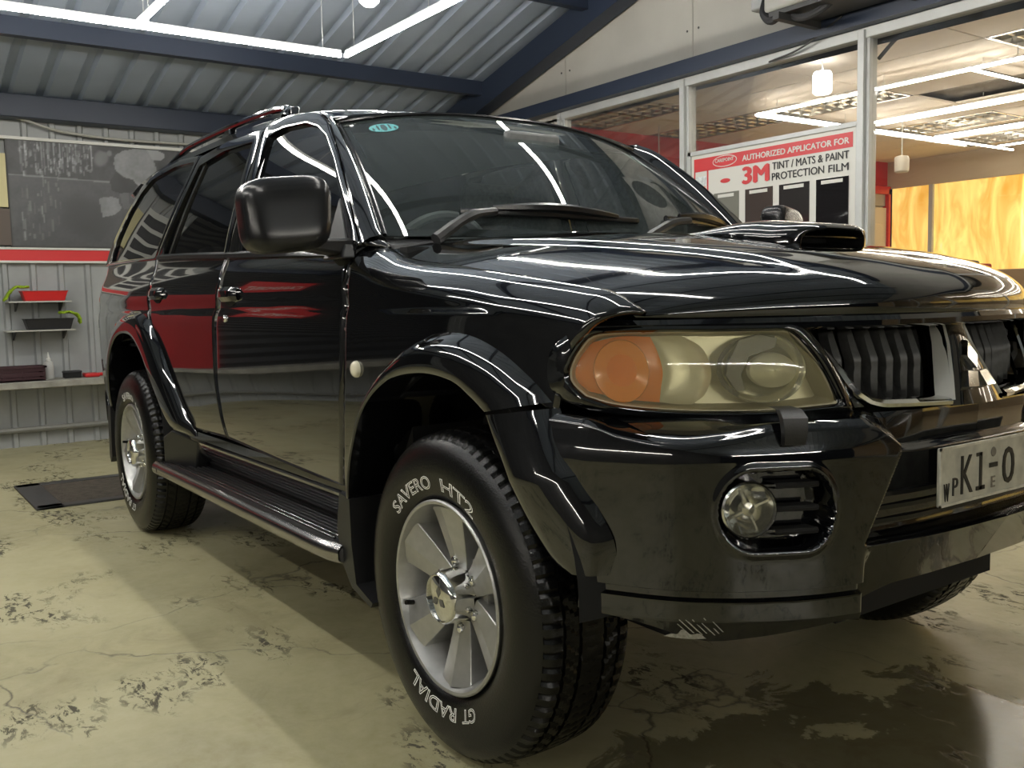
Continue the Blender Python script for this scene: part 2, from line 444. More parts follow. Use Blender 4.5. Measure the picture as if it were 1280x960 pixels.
for k, x in enumerate(posts):
    mk('trim_%d' % (23+k), G().box(x-.022, x+.018, YS-.045, YS+.03, .06, 2.44).box(x+.018, x+.038, YS-.02, YS+.05, .06, 2.44), ALU, kind='structure', label='upright aluminium post number %d of the shopfront counted from the back wall' % (k+1), bevel=.003)
for k, (a, b) in enumerate(zip(posts[:-1], posts[1:])):
    mk('window_%d' % (k+1), G().box(a+.03, b-.02, YS+.004, YS+.010, .13, 2.40), SHOPGLASS, kind='structure', label='tall shop window pane number %d counted from the back wall' % (k+1), smooth=False)
# ---- air conditioner outdoor unit on the gable
ac = thing('air_conditioner', 'off-white air conditioner unit on a bracket above the shop windows', 'air conditioner', (-1.35, 2.45, 2.52))
mk('casing', G().box(-1.72, -.92, 2.28, 2.62, 2.55, 3.10), mat('ac_cream', (.62, .61, .56), .5, var=.06, scale=6), ac, bevel=.015)
mk('base_rail', G().box(-1.70, -.94, 2.30, 2.60, 2.525, 2.55), DARKM, ac)
for x in (-1.62, -1.02): mk('bracket', G().box(x-.02, x+.02, 2.26, 2.72, 2.49, 2.527), DARKM, ac)
mk('fan_grille', G().lathe([(.22, 0), (.22, -.012), (.19, -.016), (.001, -.016)], (-1.45, 2.28, 2.83), 'y', 32), DARKM, ac, recalc=True)
mk('pipe', G().tube(smooth_curve([(-1.76, 2.36, 2.66), (-1.765, 2.34, 2.57), (-1.71, 2.33, 2.515), (-1.66, 2.34, 2.535), (-1.63, 2.38, 2.57)], 24), .024, 10).tube(smooth_curve([(-1.60, 2.38, 2.56), (-1.58, 2.37, 2.51), (-1.50, 2.36, 2.49), (-1.42, 2.37, 2.505), (-1.38, 2.40, 2.54)], 24), .020, 10), mat('pipe_lagging', (.03, .03, .032), .7), ac, recalc=True)
mk('terminal_box', G().box(-1.86, -1.72, 2.34, 2.56, 2.60, 2.80), ALU, ac, bevel=.01)
mk('loose_seal_strip', G().tube([(-1.367, YS+.09, 2.30), (-1.29, YS+.085, 2.36), (-1.21, YS+.07, 2.405)], .012, 6), DARKM, label='black seal strip hanging loose inside the shop window corner', cat='seal strip', recalc=True)
mk('hanging_cable', G().tube(smooth_curve([(-2.0, YS-.05, 2.40), (-1.75, YS-.07, 2.425), (-1.46, YS-.11, 2.52)], 14), .006, 6), DARKM, label='thin dark cable sagging below the air conditioner', cat='cable', recalc=True)
# ---- tint sample sign behind the window
WHITEB = mat('sign_white', (.66, .65, .60), .4); SRED = mat('sign_red', (.60, .045, .05), .4); SINK = mat('sign_black', (.012, .012, .014), .45)
sn = thing('tint_sample_sign', 'white and red tint film sample board standing inside the shop window', 'sign', (-2.05, YS+.02, .6))
ysn = YS-.012
mk('board', G().box(-2.665, -1.412, ysn, ysn+.014, .92, 1.945), WHITEB, sn)
g = G()
for (a, b, c, d_) in ((-2.688, -1.400, 1.94, 1.966), (-2.688, -1.400, .90, .925), (-2.688, -2.662, .90, 1.966), (-1.424, -1.400, .90, 1.966)): g.box(a, b, ysn-.012, ysn+.02, c, d_)
mk('sign_frame', g, ALU, sn, smooth=False)
def flat(name, x0, x1, z0, z1, mt, d=.002, par=None): return mk(name, G().box(x0, x1, ysn-d, ysn, z0, z1), mt, par or sn, smooth=False)
flat('red_header', -2.640, -1.450, 1.832, 1.915, SRED)
flat('red_side_bar', -2.640, -2.630, .95, 1.84, SRED); flat('red_side_bar', -2.528, -2.516, .95, 1.84, SRED); flat('red_footer_mark', -1.50, -1.455, .95, 1.395, SRED)
def sign_text(t, x0, x1, zc, h, mt, bold=0.0, d=.0035, name='sign_text', par=None):
    v_, f_ = text_fit(t, x1-x0, h, .001, bold)
    return mk(name, ([((x0+x1)/2+p[0], ysn-d-p[2], zc+p[1]) for p in v_], f_), mt, par or sn, smooth=False)
sign_text('AUTHORIZED APPLICATOR FOR', -2.234, -1.471, 1.872, .036, WHITEB, .03)
sign_text('3M', -2.235, -2.022, 1.764, .108, SRED, .055)
sign_text('TINT / MATS & PAINT', -2.002, -1.472, 1.795, .044, SINK, .012)
sign_text('PROTECTION', -2.005, -1.634, 1.732, .044, SINK, .012); sign_text('FILM', -1.606, -1.474, 1.730, .042, SINK, .012)
def oval(name, cx, cz, rx, rz, mt, d): 
    return mk(name, G().prism([(cx+rx*math.cos(a), ysn, cz+rz*math.sin(a)) for a in np.linspace(0, 2*PI, 36, endpoint=False)], (0, -d, 0)), mt, sn, recalc=True, smooth=False)
oval('logo_oval', -2.377, 1.876, .100, .036, WHITEB, .003); oval('logo_oval', -2.377, 1.876, .094, .031, SRED, .004)
sign_text('CAREPOINT', -2.455, -2.300, 1.882, .022, WHITEB, .02, .0055); sign_text('CAR CARE', -2.42, -2.335, 1.860, .007, WHITEB, .0, .0055) if False else None
oval('small_logo', -2.373, 1.752, .040, .014, SRED, .003)
flat('info_sheet', -2.622, -2.535, 1.60, 1.80, mat('info_paper', (.62, .66, .66), .5, var=.25, scale=50))
flat('info_photo', -2.615, -2.575, 1.675, 1.72, mat('info_blue', (.10, .32, .60), .5, var=.5, scale=60), .003); flat('info_photo', -2.570, -2.54, 1.69, 1.735, mat('info_orange', (.60, .22, .12), .5, var=.5, scale=60), .003)
flat('info_photo', -2.615, -2.54, 1.62, 1.665, MATS['info_blue'], .003)
panes = [(-2.465, -2.262, (.20, .20, .17), .45), (-2.208, -1.999, (.07, .055, .05), .7), (-1.949, -1.735, (.035, .032, .032), .85), (-1.686, -1.473, (.014, .013, .014), .95)]
for k, (a, b, tint, op) in enumerate(panes):
    fp_ = flat('sample_pane', a, b, 1.02, 1.678, mat('tint_sample_%d' % k, tint, .06, coat=.6), .006)
    flat('sample_label', a+.036, b-.036, 1.648, 1.668, WHITEB, .009, fp_)

# ---- inside the shop
SY1, SX0, SZ = 8.6, -5.1, 2.60
CREAM = mat('cream_wall', (.62, .54, .42), .6, var=.05, scale=2); TILEF = mat('shop_floor_tile', (.62, .58, .50), .35)
mk('floor_shop', G().box(SX0, XFR, YS+.08, SY1, -.02, .05), TILEF, kind='structure', label='beige floor of the shop', smooth=False)
mk('wall_shop_side', G().box(SX0-.05, SX0, YS+.08, SY1, 0, SZ+.1), CREAM, kind='structure', label='cream side wall inside the shop', smooth=False)
mk('wall_shop_end', G().box(XFR, XFR+.05, YS+.08, SY1, 0, SZ+.1), CREAM, kind='structure', label='cream end wall of the shop', smooth=False)
mk('trim_40', G().box(SX0, SX0+.03, YS+.08, SY1, 2.315, SZ), mat('shop_red_band', (.55, .012, .02), .45), kind='structure', label='red band under the ceiling on the shop side wall', smooth=False)
mk('wall_shop_far', G().box(SX0, XFR, SY1, SY1+.06, 2.275, SZ+.1).box(SX0, XFR, SY1, SY1+.06, 0, 1.16), mat('beige_bulkhead', (.55, .46, .34), .6), kind='structure', label='beige bulkhead and sill of the far shop wall', smooth=False)
def yellow_mat():
    m, nt, b = nodes('yellow_backlit_film'); L = nt.links.new
    tc = N(nt, 'ShaderNodeTexCoord'); mp = N(nt, 'ShaderNodeMapping'); mp.inputs['Scale'].default_value = (2.2, 1, .55); L(tc.outputs['Object'], mp.inputs['Vector'])
    n = N(nt, 'ShaderNodeTexNoise', inp={'Scale': 2.2, 'Detail': 5.0, 'Roughness': .55, 'Distortion': 1.2}); L(mp.outputs[0], n.inputs['Vector'])
    r = ramp(nt, [(.3, (.72, .36, .05)), (.5, (.92, .62, .17)), (.62, (1.0, .74, .22)), (.72, (1.0, .88, .45))], n.outputs['Fac'])
    L(r.outputs[0], b.inputs['Emission Color']); b.inputs['Emission Strength'].default_value = 1.0
    L(r.outputs[0], b.inputs['Base Color']); b.inputs['Roughness'].default_value = .5
    return m
YM = yellow_mat()
wx = [SX0+.06, -4.50, -3.05, -1.6, -.15, 1.3, 2.75, 4.2, XFR-.02]
for k, (a, b) in enumerate(zip(wx[:-1], wx[1:])):
    mk('window_%d' % (20+k), G().box(a+.02, b-.02, SY1+.03, SY1+.04, 1.16, 2.275), YM, kind='structure', label='glowing yellow film window at the far side of the shop, number %d from the red door' % (k+1), smooth=False)
    mk('trim_%d' % (41+k), G().box(b-.025, b+.025, SY1-.01, SY1+.05, 1.16, 2.275), ALU, kind='structure', label='upright bar beside yellow window number %d from the red door' % (k+1), smooth=False)
d1 = mk('door_1', G().box(SX0, SX0+.05, 8.02, 8.56, .05, 2.05), mat('door_cream', (.66, .60, .50), .5), kind='structure', label='cream panelled door inside the shop', bevel=.006)
g = G().box(SX0, SX0+.08, 7.94, 8.02, .05, 2.27).box(SX0, SX0+.08, 8.56, 8.60, .05, 2.27).box(SX0, SX0+.08, 7.94, 8.60, 2.21, 2.30)
mk('door_frame', g, REDP, d1, smooth=False)
mk('transom_panel', G().box(SX0, SX0+.03, 8.02, 8.56, 2.07, 2.21), mat('transom_grey', (.42, .40, .36), .5), d1, smooth=False)
for z0, z1 in ((1.25, 1.85), (.25, .95)): mk('door_panel', G().box(SX0+.045, SX0+.062, 8.12, 8.46, z0, z1), MATS['door_cream'], d1, bevel=.02)
mk('door_handle', G().box(SX0+.05, SX0+.09, 8.045, 8.075, 1.42, 1.72), DARKM, d1, bevel=.008)
# ceiling tiles
SCL = thing('ceiling_shop', 'beige tiled suspended ceiling inside the shop', None, (0, 5.6, SZ), kind='structure')
TILE = mat('ceiling_tile', (.74, .67, .58), .7, var=.04, scale=5); TGRID = mat('ceiling_grid', (.20, .18, .15), .7)
TW, TD = 1.22, .61
lou = {}
for (x, y) in ((-3.2, 4.9), (-4.4, 5.1), (-4.45, 3.8), (-3.12, 6.55), (-3.47, 7.7), (-.9, 4.4), (-1.2, 6.0)): lou[(int((x-SX0)//TW), int((y-YS-.08)//TD))] = 1
tile_me = None
for i in range(int((3.6-SX0)/TW)+1):
    for j in range(int((SY1-YS-.08)/TD)+1):
        x0 = SX0+i*TW; y0 = YS+.08+j*TD; x1 = min(x0+TW, XFR); y1 = min(y0+TD, SY1)
        if y1-y0 < .05: continue
        if (i, j) in lou: continue
        if x0 <= -2.25 < x1 and y0 <= 5.8 < y1: continue          # missing tile, open to the dark void
        mk('ceiling_tile', G().box(x0+.006, x1-.006, y0+.006, y1-.006, SZ-.004, SZ+.012), TILE, SCL, smooth=False)
mk('ceiling_grid', G().box(SX0, XFR, YS+.08, SY1, SZ+.06, SZ+.07), TGRID, SCL, smooth=False)
mk('ceiling_panel', G().box(3.6, XFR, YS+.08, SY1, SZ, SZ+.012), TILE, SCL, smooth=False)
LOUV = mat('louvre_metal', (.62, .60, .55), .25, .7); LDARK = mat('louvre_dark', (.05, .045, .04), .5)
for k, (i, j) in enumerate(sorted(lou)):
    x0 = SX0+i*TW; y0 = YS+.08+j*TD
    lf = thing('louvre_light', 'unlit recessed louvre light, %s in the shop ceiling' % ('closest to the window over the red band', 'beyond the red-band corner', 'next to the window-side tube corner', 'between the long tubes', 'nearest the yellow windows', 'near the lit bulb', 'in the middle of the shop')[k], 'ceiling light', (x0+TW/2, y0+TD/2, SZ), 'recessed louvre lights of the shop ceiling')
    mk('light_box', G().box(x0+.01, x0+TW-.01, y0+.01, y0+TD-.01, SZ+.055, SZ+.06), LDARK, lf, smooth=False)
    mk('light_frame', G().box(x0+.005, x0+TW-.005, y0+.005, y0+.03, SZ-.006, SZ+.06).box(x0+.005, x0+TW-.005, y0+TD-.03, y0+TD-.005, SZ-.006, SZ+.06).box(x0+.005, x0+.03, y0, y0+TD, SZ-.006, SZ+.06).box(x0+TW-.03, x0+TW-.005, y0, y0+TD, SZ-.006, SZ+.06), LOUV, lf, smooth=False)
    for q in range(1, 10): mk('louvre_blade', G().prism([(x0+TW*q/10-.018, y0+.03, SZ+.05), (x0+TW*q/10+.018, y0+.03, SZ+.05), (x0+TW*q/10, y0+.03, SZ-.002)], (0, TD-.06, 0)), LOUV, lf, recalc=True, smooth=False)
    for q in range(1, 4): mk('louvre_blade', G().prism([(x0+.03, y0+TD*q/4-.012, SZ+.05), (x0+.03, y0+TD*q/4+.012, SZ+.05), (x0+.03, y0+TD*q/4, SZ-.004)], (TW-.06, 0, 0)), LOUV, lf, recalc=True, smooth=False)
# ---- tube lights
LED = emitter('led_diffuser', (1.0, .97, .90), LED_POWER); LEDS = emitter('shop_led_diffuser', (1.0, .91, .77), SHOP_LED)
HOUS = mat('light_housing', (.62, .63, .62), .35)
def led(p0, p1, label, group, mt=LED, top=None, w_=.011, cat='tube light', name='tube_light', up=.008):
    a, b = Vector(p0), Vector(p1); d = (b-a).normalized(); n_ = Vector((0, 0, 1)).cross(d)
    t = thing(name, label, cat, tuple((a+b)/2), group)
    def bar(x, zz0, zz1, ww): return G().prism([a-n_*ww+Vector((0, 0, zz0)), a+n_*ww+Vector((0, 0, zz0)), a+n_*ww+Vector((0, 0, zz1)), a-n_*ww+Vector((0, 0, zz1))], b-a)
    mk('diffuser', bar(0, -.012 if up > .006 else -.009, up, w_), mt, t, recalc=True, smooth=False)
    mk('housing', bar(0, up, up+(.022 if up > .006 else .012), w_*(.55 if up > .006 else .8)), HOUS if up > .006 else DARKM, t, recalc=True, smooth=False)
    L_ = (b-a).length; n = max(2, int(L_/.9)+1)
    for k in range(n):
        p = a+d*(.12+(L_-.24)*k/(n-1)); zt = (top if top else roof_z(p.x)-.01)
        mk('hanging_wire', G().tube([p+Vector((0, 0, .02)), Vector((p.x, p.y, zt))], .0022, 4), HOUS, t)
    return t
ZL = 2.58
def gl(x0, y0, x1, y1, txt): led((x0, y0, ZL), (x1, y1, ZL), txt, 'garage tube lights')
XL = -3.79
gl(XL, .76, XL, -2.6, 'long white tube light hung parallel to the back wall')
gl(XL+.03, -.467, 1.0, -.467, 'long white tube light running forward from a T joint in the wall-side tube')
gl(XL+.01, .79, 1.0, .79, 'long white tube light running forward from the end of the wall-side tube')
gl(XL+.03, -1.95, 1.0, -1.95, 'long white tube light along the open side of the garage')
gl(-3.4, -3.4, .6, -3.4, 'outer white tube light between the open side and the dark wall')
LED_FILL = emitter('front_led_diffuser', (1.0, .95, .84), LED_POWER*1.3)  # fill light added out of view to brighten the wheel and front end
led((-1.2, -5.9, 1.9), (3.6, -5.9, 1.9), 'low white tube light hung along the dark wall', 'garage tube lights', LED_FILL)
led((7.6, -4.4, 1.9), (7.6, .4, 1.9), 'low white tube light hung across the front opening of the garage', 'garage tube lights', emitter('opening_led_diffuser', (1.0, .95, .84), LED_POWER*3.0))  # second added fill tube, brightens headlamps and number plate
# round pendant lamp on a chain
pl_ = thing('round_lamp', 'round white pendant lamp on a chain under the garage roof', 'lamp', (-2.86, .49, 2.60))
mk('globe', G().lathe([(.001, -.04), (.03, -.036), (.052, -.015), (.056, .01), (.045, .035), (.02, .05), (.001, .052)], (-2.86, .49, 2.635), 'z', 24), emitter('globe_glow', (1, .98, .95), 12.0), pl_, recalc=True)
mk('lamp_cap', G().lathe([(.03, 0), (.03, .05), (.012, .07), (.001, .07)], (-2.86, .49, 2.68), 'z', 16), HOUS, pl_, recalc=True)
ch = G()
for k in range(19):
    z = 2.77+k*.033; r_ = .010
    ch.tube([(-2.86+(r_*math.cos(a) if k % 2 else 0), .49+(0 if k % 2 else r_*math.cos(a)), z+.020*math.sin(a)) for a in np.linspace(0, 2*PI, 10, endpoint=False)], .0025, 4, closed=True)
mk('chain', ch, HOUS, pl_)
# shop tubes
def sl(x0, y0, x1, y1, txt): led((x0, y0, SZ-.10), (x1, y1, SZ-.10), txt, 'shop tube lights', LEDS, SZ, .0075, up=.005)
sl(-3.42, 4.35, 3.5, 4.35, 'white shop tube light nearest the window'); sl(-3.43, 4.38, -3.41, 8.3, 'white shop tube light running away from the window')
sl(-3.38, 5.65, 3.5, 5.65, 'white shop tube light in the middle of the shop'); sl(-3.37, 6.75, 3.5, 6.75, 'white shop tube light beyond the middle of the shop')
sl(-3.36, 7.9, 3.5, 7.9, 'white shop tube light nearest the yellow windows'); sl(-1.70, 4.38, -1.70, 5.62, 'short white shop tube light joining two long ones')
# pendant lamps inside the shop
for k, (x, y, z, lit) in enumerate(((-2.33, 3.62, 2.46, 1), (-4.6, 4.3, 2.2, 0), (-3.3, 6.1, 2.2, 0), (-2.95, 8.44, 2.2, 0))):
    t = thing('pendant_lamp', ('bright cylindrical bulb hanging close to the shop window' if lit else ('', 'unlit cylindrical pendant lamp hanging by the red band of the shop', 'unlit cylindrical pendant lamp hanging mid shop behind the aluminium post', 'unlit cylindrical pendant lamp hanging before the yellow windows')[k]), 'lamp', (x, y, z), None if lit else 'unlit pendants in the shop')
    mk('bulb', G().lathe([(.001, -.085), (.05, -.083), (.062, -.07), (.064, .04), (.055, .062), (.02, .07)], (x, y, z), 'z', 20), emitter('bulb_glow', (1, .97, .92), 9.0) if lit else (MATS.get('frosted') or mat('frosted', (.60, .56, .48), .4)), t, recalc=True)
    mk('cord', G().tube([(x, y, z+.06), (x, y, SZ)], .006, 6), HOUS, t)
mk('shop_counter', G().box(-3.72, .4, 7.2, 7.7, .05, 1.225), mat('counter_wood', (.30, .20, .11), .5), label='brown counter in front of the yellow windows', cat='counter', bevel=.01)
# dark tools on the counter
tl = thing('polishing_tool', 'black and red polishing tool lying on the shop counter', 'tool', (-3.40, 7.4, 1.225))
mk('tool_body', G().tube(smooth_curve([(-3.56, 7.40, 1.290), (-3.46, 7.40, 1.290), (-3.36, 7.40, 1.290), (-3.27, 7.40, 1.290)], 14), [.03, .04, .05, .055, .06, .06, .058, .055, .05, .045, .04, .04, .035, .03], 12), DARKM, tl, recalc=True)
mk('tool_grip', G().tube([(-3.34, 7.40, 1.27), (-3.24, 7.38, 1.264), (-3.13, 7.36, 1.258)], .030, 10), mat('tool_red', (.35, .03, .02), .5), tl, recalc=True)

# ---- things on and in front of the back wall
def poster():
    y0, y1, z0, z1 = -.845, 1.35, 1.500, 2.265; nx, nz = 260, 110
    vs, fs, col = [], [], []
    random.seed(11)
    drops = [(110+random.random()*480, 140+random.random()*210, 2+random.random()*7, 4+random.random()*18, .35+.5*random.random()) for _ in range(170)]
    drops += [(110+random.random()*470, 140+random.random()*60, 3+random.random()*4, 60+random.random()*110, .3+.3*random.random()) for _ in range(26)]
    drops += [(95+random.random()*260, 380+random.random()*420, 3+random.random()*8, 8+random.random()*34, .2+.3*random.random()) for _ in range(40)]
    def ell(x, y, cx, cy, rx, ry, a=0.0, soft=.12):
        c, s = math.cos(a), math.sin(a); u, v = (x-cx), (y-cy); u, v = (u*c+v*s)/rx, (-u*s+v*c)/ry
        return 1-sstep(1-soft, 1+soft, math.hypot(u, v))
    P_SHIRT = [(735, 215), (790, 182), (870, 168), (990, 172), (1005, 245), (1030, 335), (1000, 410), (930, 440), (880, 425), (850, 385), (790, 370), (735, 325), (722, 270)]
    P_SLEEVE = [(960, 172), (1050, 180), (1085, 200), (1084, 230), (1050, 250), (1000, 246)]
    P_CLOTH = [(608, 520), (640, 508), (700, 506), (748, 522), (742, 548), (765, 585), (742, 606), (700, 635), (625, 648)]
    P_ARM = [(735, 325), (850, 388), (880, 425), (850, 470), (770, 490), (700, 460), (690, 400)]
    P_FORE = [(752, 482), (812, 476), (822, 585), (776, 598), (765, 560)]
    def inside(x, y, pl):
        r = False; q = pl[-1]
        for p in pl:
            if (p[1] > y) != (q[1] > y) and x < (q[0]-p[0])*(y-p[1])/(q[1]-p[1])+p[0]: r = not r
            q = p
        return r
    for j in range(nz+1):
        for i in range(nx+1):
            y = y0+(y1-y0)*i/nx; z = z0+(z1-z0)*j/nz
            px = (y+.88)/1.36*240; py = 172+(2.268+.052*(y+.88)-z)/.0058
            X_, Y_ = px*5.333, (py-150)*5.333
            nn = noise.noise(Vector((X_*.012, Y_*.012, 3))); n2 = noise.noise(Vector((X_*.05, Y_*.05, 9)))
            g_ = .075+.018*nn+.012*n2
            ln = 355+(X_-85)*.079
            if Y_ < ln: g_ -= .025
            if abs(Y_-ln) < 5 and X_ < 760: g_ += .12
            for dx_, dy_, rx, ry, st_ in drops:
                if abs(X_-dx_) < rx and abs(Y_-dy_) < ry: g_ += st_*.26*(1-abs(X_-dx_)/rx)
            g_ = g_*(1-.75*ell(X_, Y_, 520, 640, 190, 150, .3, .4))+.05*ell(X_, Y_, 520, 640, 190, 150, .3, .4)
            m = ell(X_, Y_, 520, 640, 150, 120, .3, .5)*.5; g_ = g_*(1-m)+.03*m
            m = ell(X_, Y_, 640, 235, 46, 60, .5, .25); g_ = g_*(1-m)+(.13+.03*nn)*m
            if inside(X_, Y_, P_ARM): g_ = .035+.012*nn
            if inside(X_, Y_, P_FORE): g_ = .11+.02*nn
            if inside(X_, Y_, P_SHIRT): g_ = .225+.05*nn-.05*max(0, math.sin(X_*.035-Y_*.045+2*nn))*sstep(250, 420, Y_)+.03*n2
            if inside(X_, Y_, P_SLEEVE): g_ = .30+.04*nn
            m = ell(X_, Y_, 690, 172, 75, 26, .15, .25); g_ = g_*(1-m)+.03*m
            m = ell(X_, Y_, 697, 202, 17, 20, 0, .25); g_ = g_*(1-m)+.15*m
            if inside(X_, Y_, P_CLOTH): g_ = .215+.05*nn+.03*n2
            if X_ > 1150: g_ = .05+.03*nn+.05*max(0, n2)
            g_ = min(max(g_, .012), .5)
            vs.append((XW+.062, y, z)); col.append((g_*.97, g_, g_*1.04, 1))
    for j in range(nz):
        for i in range(nx):
            a = j*(nx+1)+i; fs.append((a, a+1, a+nx+2, a+nx+1))
    t = thing('wall_poster', 'large black and white poster of a person wiping a wet car, above the red band', 'poster', (XW+.05, .25, 1.5))
    m, nt, b = nodes('poster_print'); at = N(nt, 'ShaderNodeAttribute', attribute_name='print'); nt.links.new(at.outputs['Color'], b.inputs['Base Color']); setp(b, rough=.4)
    o = mk('print', (vs, fs), m, t, out=(1, 0, 0), smooth=False)
    ca = o.data.color_attributes.new('print', 'FLOAT_COLOR', 'POINT')
    ca.data.foreach_set('color', [c for q in col for c in q])
    mk('panel', G().box(XW+.022, XW+.060, y0-.01, y1+.01, z0-.01, z1+.005), DARKM, t, smooth=False)
    mk('top_moulding', G().box(XW+.022, XW+.075, y0-.06, y1+.02, z1+.004, z1+.026), WHITEP, t, smooth=False)
poster()
mk('cable', G().tube(smooth_curve([(XW+.06, -1.1, 2.46), (XW+.07, -.75, 2.42), (XW+.07, -.5, 2.355), (XW+.07, -.1, 2.325), (XW+.06, .5, 2.33)], 24), .010, 6), mat('grey_cable', (.42, .42, .38), .5), label='loose grey cable above the poster on the back wall', cat='cable')
yb = thing('yellow_board', 'pale yellow board with brown foot panel at the edge of the poster', 'board', (XW+.05, -1.17, 1.5))
mk('upper_panel', G().box(XW+.03, XW+.09, -1.06, -.862, 1.775, 2.16), mat('pale_yellow', (.62, .56, .30), .5), yb, smooth=False)
mk('foot_panel', G().box(XW+.03, XW+.08, -1.06, -.855, 1.50, 1.765), mat('brown_panel', (.10, .075, .06), .5), yb, smooth=False)
db = thing('film_display_board', 'white display board with five dark film panes between yellow board and black shutter', 'display board', (XW+.05, -1.31, 1.5))  # unseen board added to give the quarter window its framed reflection
mk('frame_board', G().box(XW+.03, XW+.06, -1.53, -1.09, 1.50, 2.26), WHITEP, db, smooth=False)
for k in range(5): mk('film_pane', G().box(XW+.06, XW+.068, -1.49, -1.13, 1.56+.136*k, 1.655+.136*k), MATS['shutter_black'], db, smooth=False)
# ledge
mk('ledge', G().box(XW+.0, XW+.30, YR+.5, YS, .455, .508), CONC, kind='structure', label='narrow concrete ledge along the foot of the back wall', bevel=.008)
LZ = .508
# small wall shelves
def shelf(y0, y1, z, label):
    t = thing('wall_shelf', label, 'shelf', (XW+.1, (y0+y1)/2, z))
    mk('shelf_board', G().box(XW+.02, XW+.22, y0, y1, z-.010, z), mat('shelf_glass_grey', (.46, .46, .42), .35) if 'shelf_glass_grey' not in MATS else MATS['shelf_glass_grey'], t, smooth=False)
    for y in (y0+.06, y1-.06): mk('shelf_bracket', G().prism([(XW+.02, y, z-.010), (XW+.17, y, z-.010), (XW+.02, y, z-.075)], (0, .012, 0)), DARKM, t, recalc=True, smooth=False)
shelf(-.92, -.50, 1.090, 'small grey wall shelf holding a red tray'); shelf(-.945, -.485, .878, 'small grey wall shelf holding a black tray')
def tray(x0, x1, y0, y1, z0, z1, mt, label, taper=.02, name='tray'):
    g = G(); t_ = taper; th = .006
    def ring(d, z, i=0): return [(x0+d+i, y0+d+i, z), (x1-d-i, y0+d+i, z), (x1-d-i, y1-d-i, z), (x0+d+i, y1-d-i, z)]
    g.grid([ring(t_, z0), ring(0, z1-.006), ring(-.008, z1), ring(0, z1, th), ring(t_, z0+th, th)], cv=True)
    n = len(g.v); g.f.append((0, 1, 2, 3)[::-1]); g.f.append((n-4, n-3, n-2, n-1))
    return mk(name, g, mt, label=label, cat='tray', smooth=False, recalc=True, bevel=.004)
RED_T = mat('red_plastic', (.60, .025, .025), .4); BLK_T = mat('black_tray', (.018, .018, .02), .5)
tray(XW+.05, XW+.20, -.825, -.520, 1.090, 1.165, RED_T, 'red plastic tray on the upper wall shelf')
tray(XW+.05, XW+.20, -.815, -.490, .878, .960, BLK_T, 'black plastic tray on the lower wall shelf')
GRN = mat('lime_cloth', (.33, .50, .02), .9, var=.3, scale=40, bump=.5, bscale=120)
def cloth(x, y, z, pts, label):
    rows = []; random.seed(int(abs(y)*100))
    pc = smooth_curve(pts, 16)
    for k in range(7):
        u = k/6; rows.append([(x+.10*u+.008*math.sin(i*.9+k), y+q[0]+.006*math.sin(i*1.7+k*2), z+q[1]+.008*math.sin(i*1.3+k*1.5)) for i, q in enumerate(pc)])
    mk('cleaning_cloth', G().grid(rows), GRN, label=label, cat='cloth', out=(1, 0, 1), solid=.008, ang=80)
cloth(XW+.10, -.86, 1.190, [(-.085, -.09), (-.05, -.04), (0, .006), (.05, .006), (.085, .008)], 'lime green cloth draped over the end of the red tray')
cloth(XW+.10, -.53, .977, [(-.05, .028), (0, .032), (.045, .026), (.090, -.01), (.097, -.055)], 'lime green cloth hanging over the end of the black tray')
# crate
ct = thing('storage_crate', 'dark maroon slotted plastic crate on the ledge', 'crate', (XW+.16, -.90, LZ))
MAR = mat('maroon_plastic', (.045, .015, .02), .45)
g = G().box(XW+.06, XW+.26, -1.12, -.715, LZ, LZ+.012)
for z in (LZ+.0, LZ+.036, LZ+.072): g.box(XW+.25, XW+.26, -1.12, -.715, z, z+.026).box(XW+.06, XW+.07, -1.12, -.715, z, z+.026).box(XW+.06, XW+.26, -.725, -.715, z, z+.026).box(XW+.06, XW+.26, -1.12, -1.11, z, z+.026)
for y in (-1.115, -.99, -.86, -.722): g.box(XW+.247, XW+.262, y-.006, y+.006, LZ, LZ+.10)
mk('crate_body', g, MAR, ct, smooth=False)
mk('crate_rim', G().box(XW+.25, XW+.27, -1.13, -.705, LZ+.095, LZ+.108).box(XW+.05, XW+.07, -1.13, -.705, LZ+.095, LZ+.108).box(XW+.05, XW+.27, -.725, -.705, LZ+.095, LZ+.108).box(XW+.05, XW+.27, -1.13, -1.11, LZ+.095, LZ+.108), MAR, ct, smooth=False)
bt = thing('squeeze_bottle', 'translucent squeeze bottle with pointed nozzle standing beside the crate', 'bottle', (XW+.10, -.665, LZ))
mk('bottle_body', G().lathe([(.001, 0), (.034, 0), (.036, .01), (.036, .10), (.030, .125), (.014, .135)], (XW+.10, -.665, LZ), 'z', 20), mat('milky_plastic', (.50, .50, .48), .35), bt, recalc=True)
mk('nozzle', G().lathe([(.016, .135), (.016, .150), (.010, .156), (.003, .20), (.001, .20)], (XW+.10, -.665, LZ), 'z', 14), WHITEP, bt, recalc=True)
br = thing('scrub_brush', 'black scrubbing brush lying on the ledge', 'brush', (XW+.14, -.51, LZ))
mk('bristles', G().box(XW+.10, XW+.18, -.575, -.455, LZ, LZ+.040), mat('black_bristle', (.015, .015, .015), .9, bump=.8, bscale=200), br, bevel=.006)
mk('brush_back', G().box(XW+.10, XW+.18, -.580, -.450, LZ+.036, LZ+.055), BLK_T, br, bevel=.008)
rb_ = thing('red_scraper', 'flat red plastic scraper lying on the ledge beside the black brush', 'scraper', (XW+.14, -.38, LZ))
mk('scraper_blade', G().box(XW+.08, XW+.20, -.435, -.33, LZ, LZ+.030), RED_T, rb_, bevel=.008)
